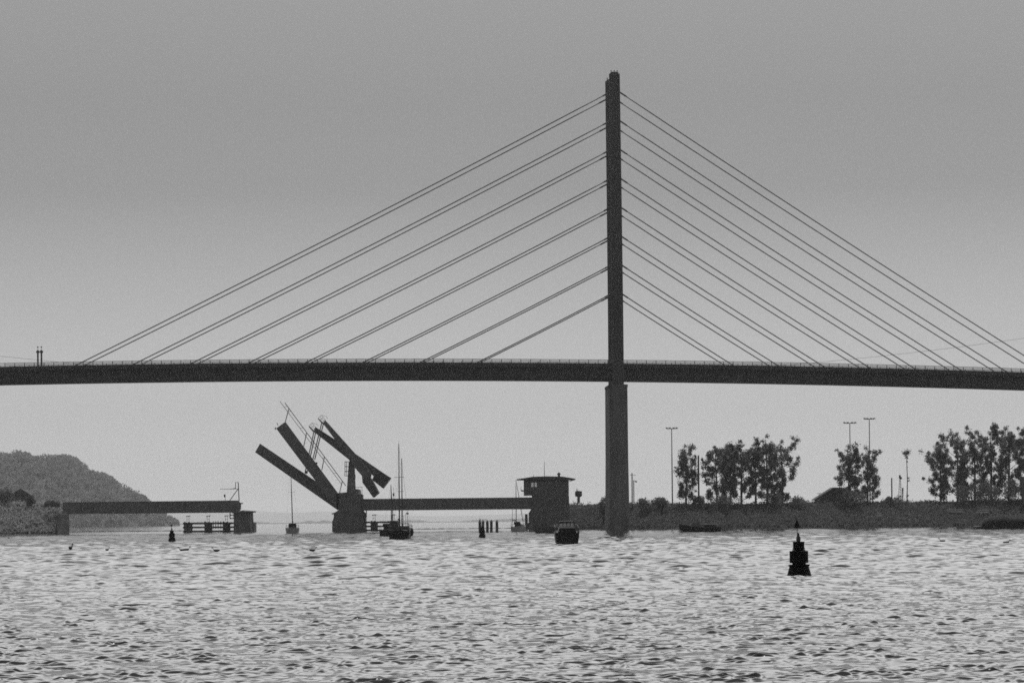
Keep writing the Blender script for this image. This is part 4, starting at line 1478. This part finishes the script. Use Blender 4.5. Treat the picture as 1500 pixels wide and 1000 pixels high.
def moored_tender():
    t = thing('work_boat', 'dark open work boat moored broadside against the bank right of the pylon', 'boat')
    hl = hull(8.6, 2.6, 1.05, 1.6, .9, parent=t, rake=.11, m=M['hull'])
    cabin(-.8, .8, 4.2, 6.4, .95, 1.75, .12).build('cuddy', M['cabin'], t)
    MB().bar((-.55, 1.0, 1.25), (-.55, 3.6, 1.25), .4, .5).build('engine_box', M['canvas'], t)
    r = MB()
    for y in (.6, 2.4, 4.0):
        r.tube((1.1, y, .9), (1.1, y, 1.55), .03, None, 5)
    r.path([(1.1, .5, 1.55), (1.1, 4.1, 1.6)], [.025, .025], 5)
    r.build('guard_rail', M['pale'], t)
    d = wl(1026, 778.7)
    p = P(1056, 778.7, d)
    t.location = (p.x, d, 0)
    t.rotation_euler = (0, 0, R(90))
moored_tender()

def covered_boat():
    t = thing('covered_boat', 'dark moored boat under a sloping tarpaulin below the control house', 'boat')
    hull(9.0, 2.9, 1.3, 1.75, .9, parent=t, rake=.08, m=M['cabin'])
    MB().loft([[(-.05, 6.4, 3.2), (.05, 6.4, 3.2), (1.2, 6.4, 1.5), (-1.2, 6.4, 1.5)], [(-.05, 2.2, 1.9), (.05, 2.2, 1.9), (1.25, 2.0, 1.3), (-1.25, 2.0, 1.3)]]).build('tarpaulin', M['canvas'], t)
    MB().tube((0, 6.5, 1.5), (0, 6.5, 3.5), .07, None, 6).build('post', M['dark'], t)
    d = wl(800, 780.6)
    p = P(846, 780.6, d)
    t.location = (p.x, d, 0)
    t.rotation_euler = (0, 0, R(90))
covered_boat()

def barge():
    d = wl(1465, 774.5)
    x0 = PX(1430.5, d)
    t = thing('work_barge', 'long low black barge lying by the bank at the right edge', 'barge', (x0, d, 0))
    hb = MB()
    hb.loft([[(x0+.4, d, -.6), (x0+.4, d+6, -.6), (x0, d+6, .55), (x0, d, .55)], [(x0+2.4, d, -.6), (x0+2.4, d+6, -.6), (x0+2.4, d+6, .8), (x0+2.4, d, .8)], [(x0+34, d, -.6), (x0+34, d+6, -.6), (x0+34, d+6, .8), (x0+34, d, .8)]])
    hb.build('hull', M['hull'], t)
    n = 40
    rings = []
    for i in range(n):
        x = x0 + 1.2 + 31*i/(n-1)
        h = interp([(0, .75), (.7, 1.9), (1.3, 2.5), (5, 2.7), (9, 2.8), (14, 3.0), (28, 2.7), (31, .9)], x-x0-1.2) + .22*fbm(i*.6, 61)
        rings.append([(x, d+.4, .78), (x, d+1.4, .8+(h-.8)*.75), (x, d+2.6, h), (x, d+3.8, h*.97), (x, d+5.4, .78)])
    ld = MB().loft(rings).build('load', M['heap'], t, smooth=True)
    r = MB()
    for i in range(9):
        r.tube((x0+2+i*3.6, d+.15, .78), (x0+2+i*3.6, d+.15, 1.35), .07, None, 6)
    r.build('bollard', M['dark'], t)
barge()

# ------------------------------------------------------------------ birds
def duck_mesh():
    prof = [(0.0, .02, .10), (.05, .055, .10), (.12, .085, .085), (.22, .095, .08), (.31, .075, .09), (.36, .045, .13), (.375, .035, .19), (.385, .045, .235), (.42, .042, .245), (.45, .02, .235), (.50, .012, .225)]
    rings = []
    for x, r, z in prof:
        rings.append([(x-.2, r*math.cos(a)*.85, z + r*math.sin(a)*.8 - .02) for a in [2*math.pi*k/10 for k in range(10)]])
    return MB().loft(rings)
BIRDS = (('dark water bird far to the left, closest to the embankment', 12.7, 788.5, 0, 1.0), ('upright dark water bird in front of the embankment end', 103.3, 806, 60, 1.3), ('small dark bird on the water midway between the upright bird and the pair', 157, 808, 30, .8),
         ('left bird of the floating pair below the round topped buoy', 267, 808.5, 180, 1.25), ('right bird of the floating pair below the round topped buoy', 272.6, 808.2, 0, 1.35), ('dark bird on the water between the floating pair and the gap', 317, 809.5, 180, 1.3),
         ('lone dark bird on the water below the raised bridge tower', 457.7, 809, 0, 1.25), ('dark bird on the water right of the large buoy', 1380.5, 795, 180, 1.3), ('small dark bird on the water near the right edge', 1474, 798, 0, 1.3))
d0 = None
for lab, px, py, rz, sc in BIRDS:
    if d0 is None:
        d0 = o = duck_mesh().build('water_bird', M['bird'], smooth=True)
    else:
        o = d0.copy()
        COL.objects.link(o)
    d = wl(px, py)
    sc *= 1.2
    o.location = (P(px, py, d).x, d, .11)
    o.rotation_euler = (0, 0, R(rz))
    o.scale = (sc, sc, sc*(1.5 if 'upright' in lab else 1))
    tag(o, lab, 'bird', 'birds on the water')
# the bird perched on the first pile
pb = d0.copy(); COL.objects.link(pb)
pb.location = (PX(703, 765, 760), 765, PZ(703, 761, 765) - .05)
pb.rotation_euler = (0, R(-55), R(90)); pb.scale = (1.6, 1.6, 1.6)
tag(pb, 'dark bird perched upright on the tip of the leftmost mooring pile', 'bird')
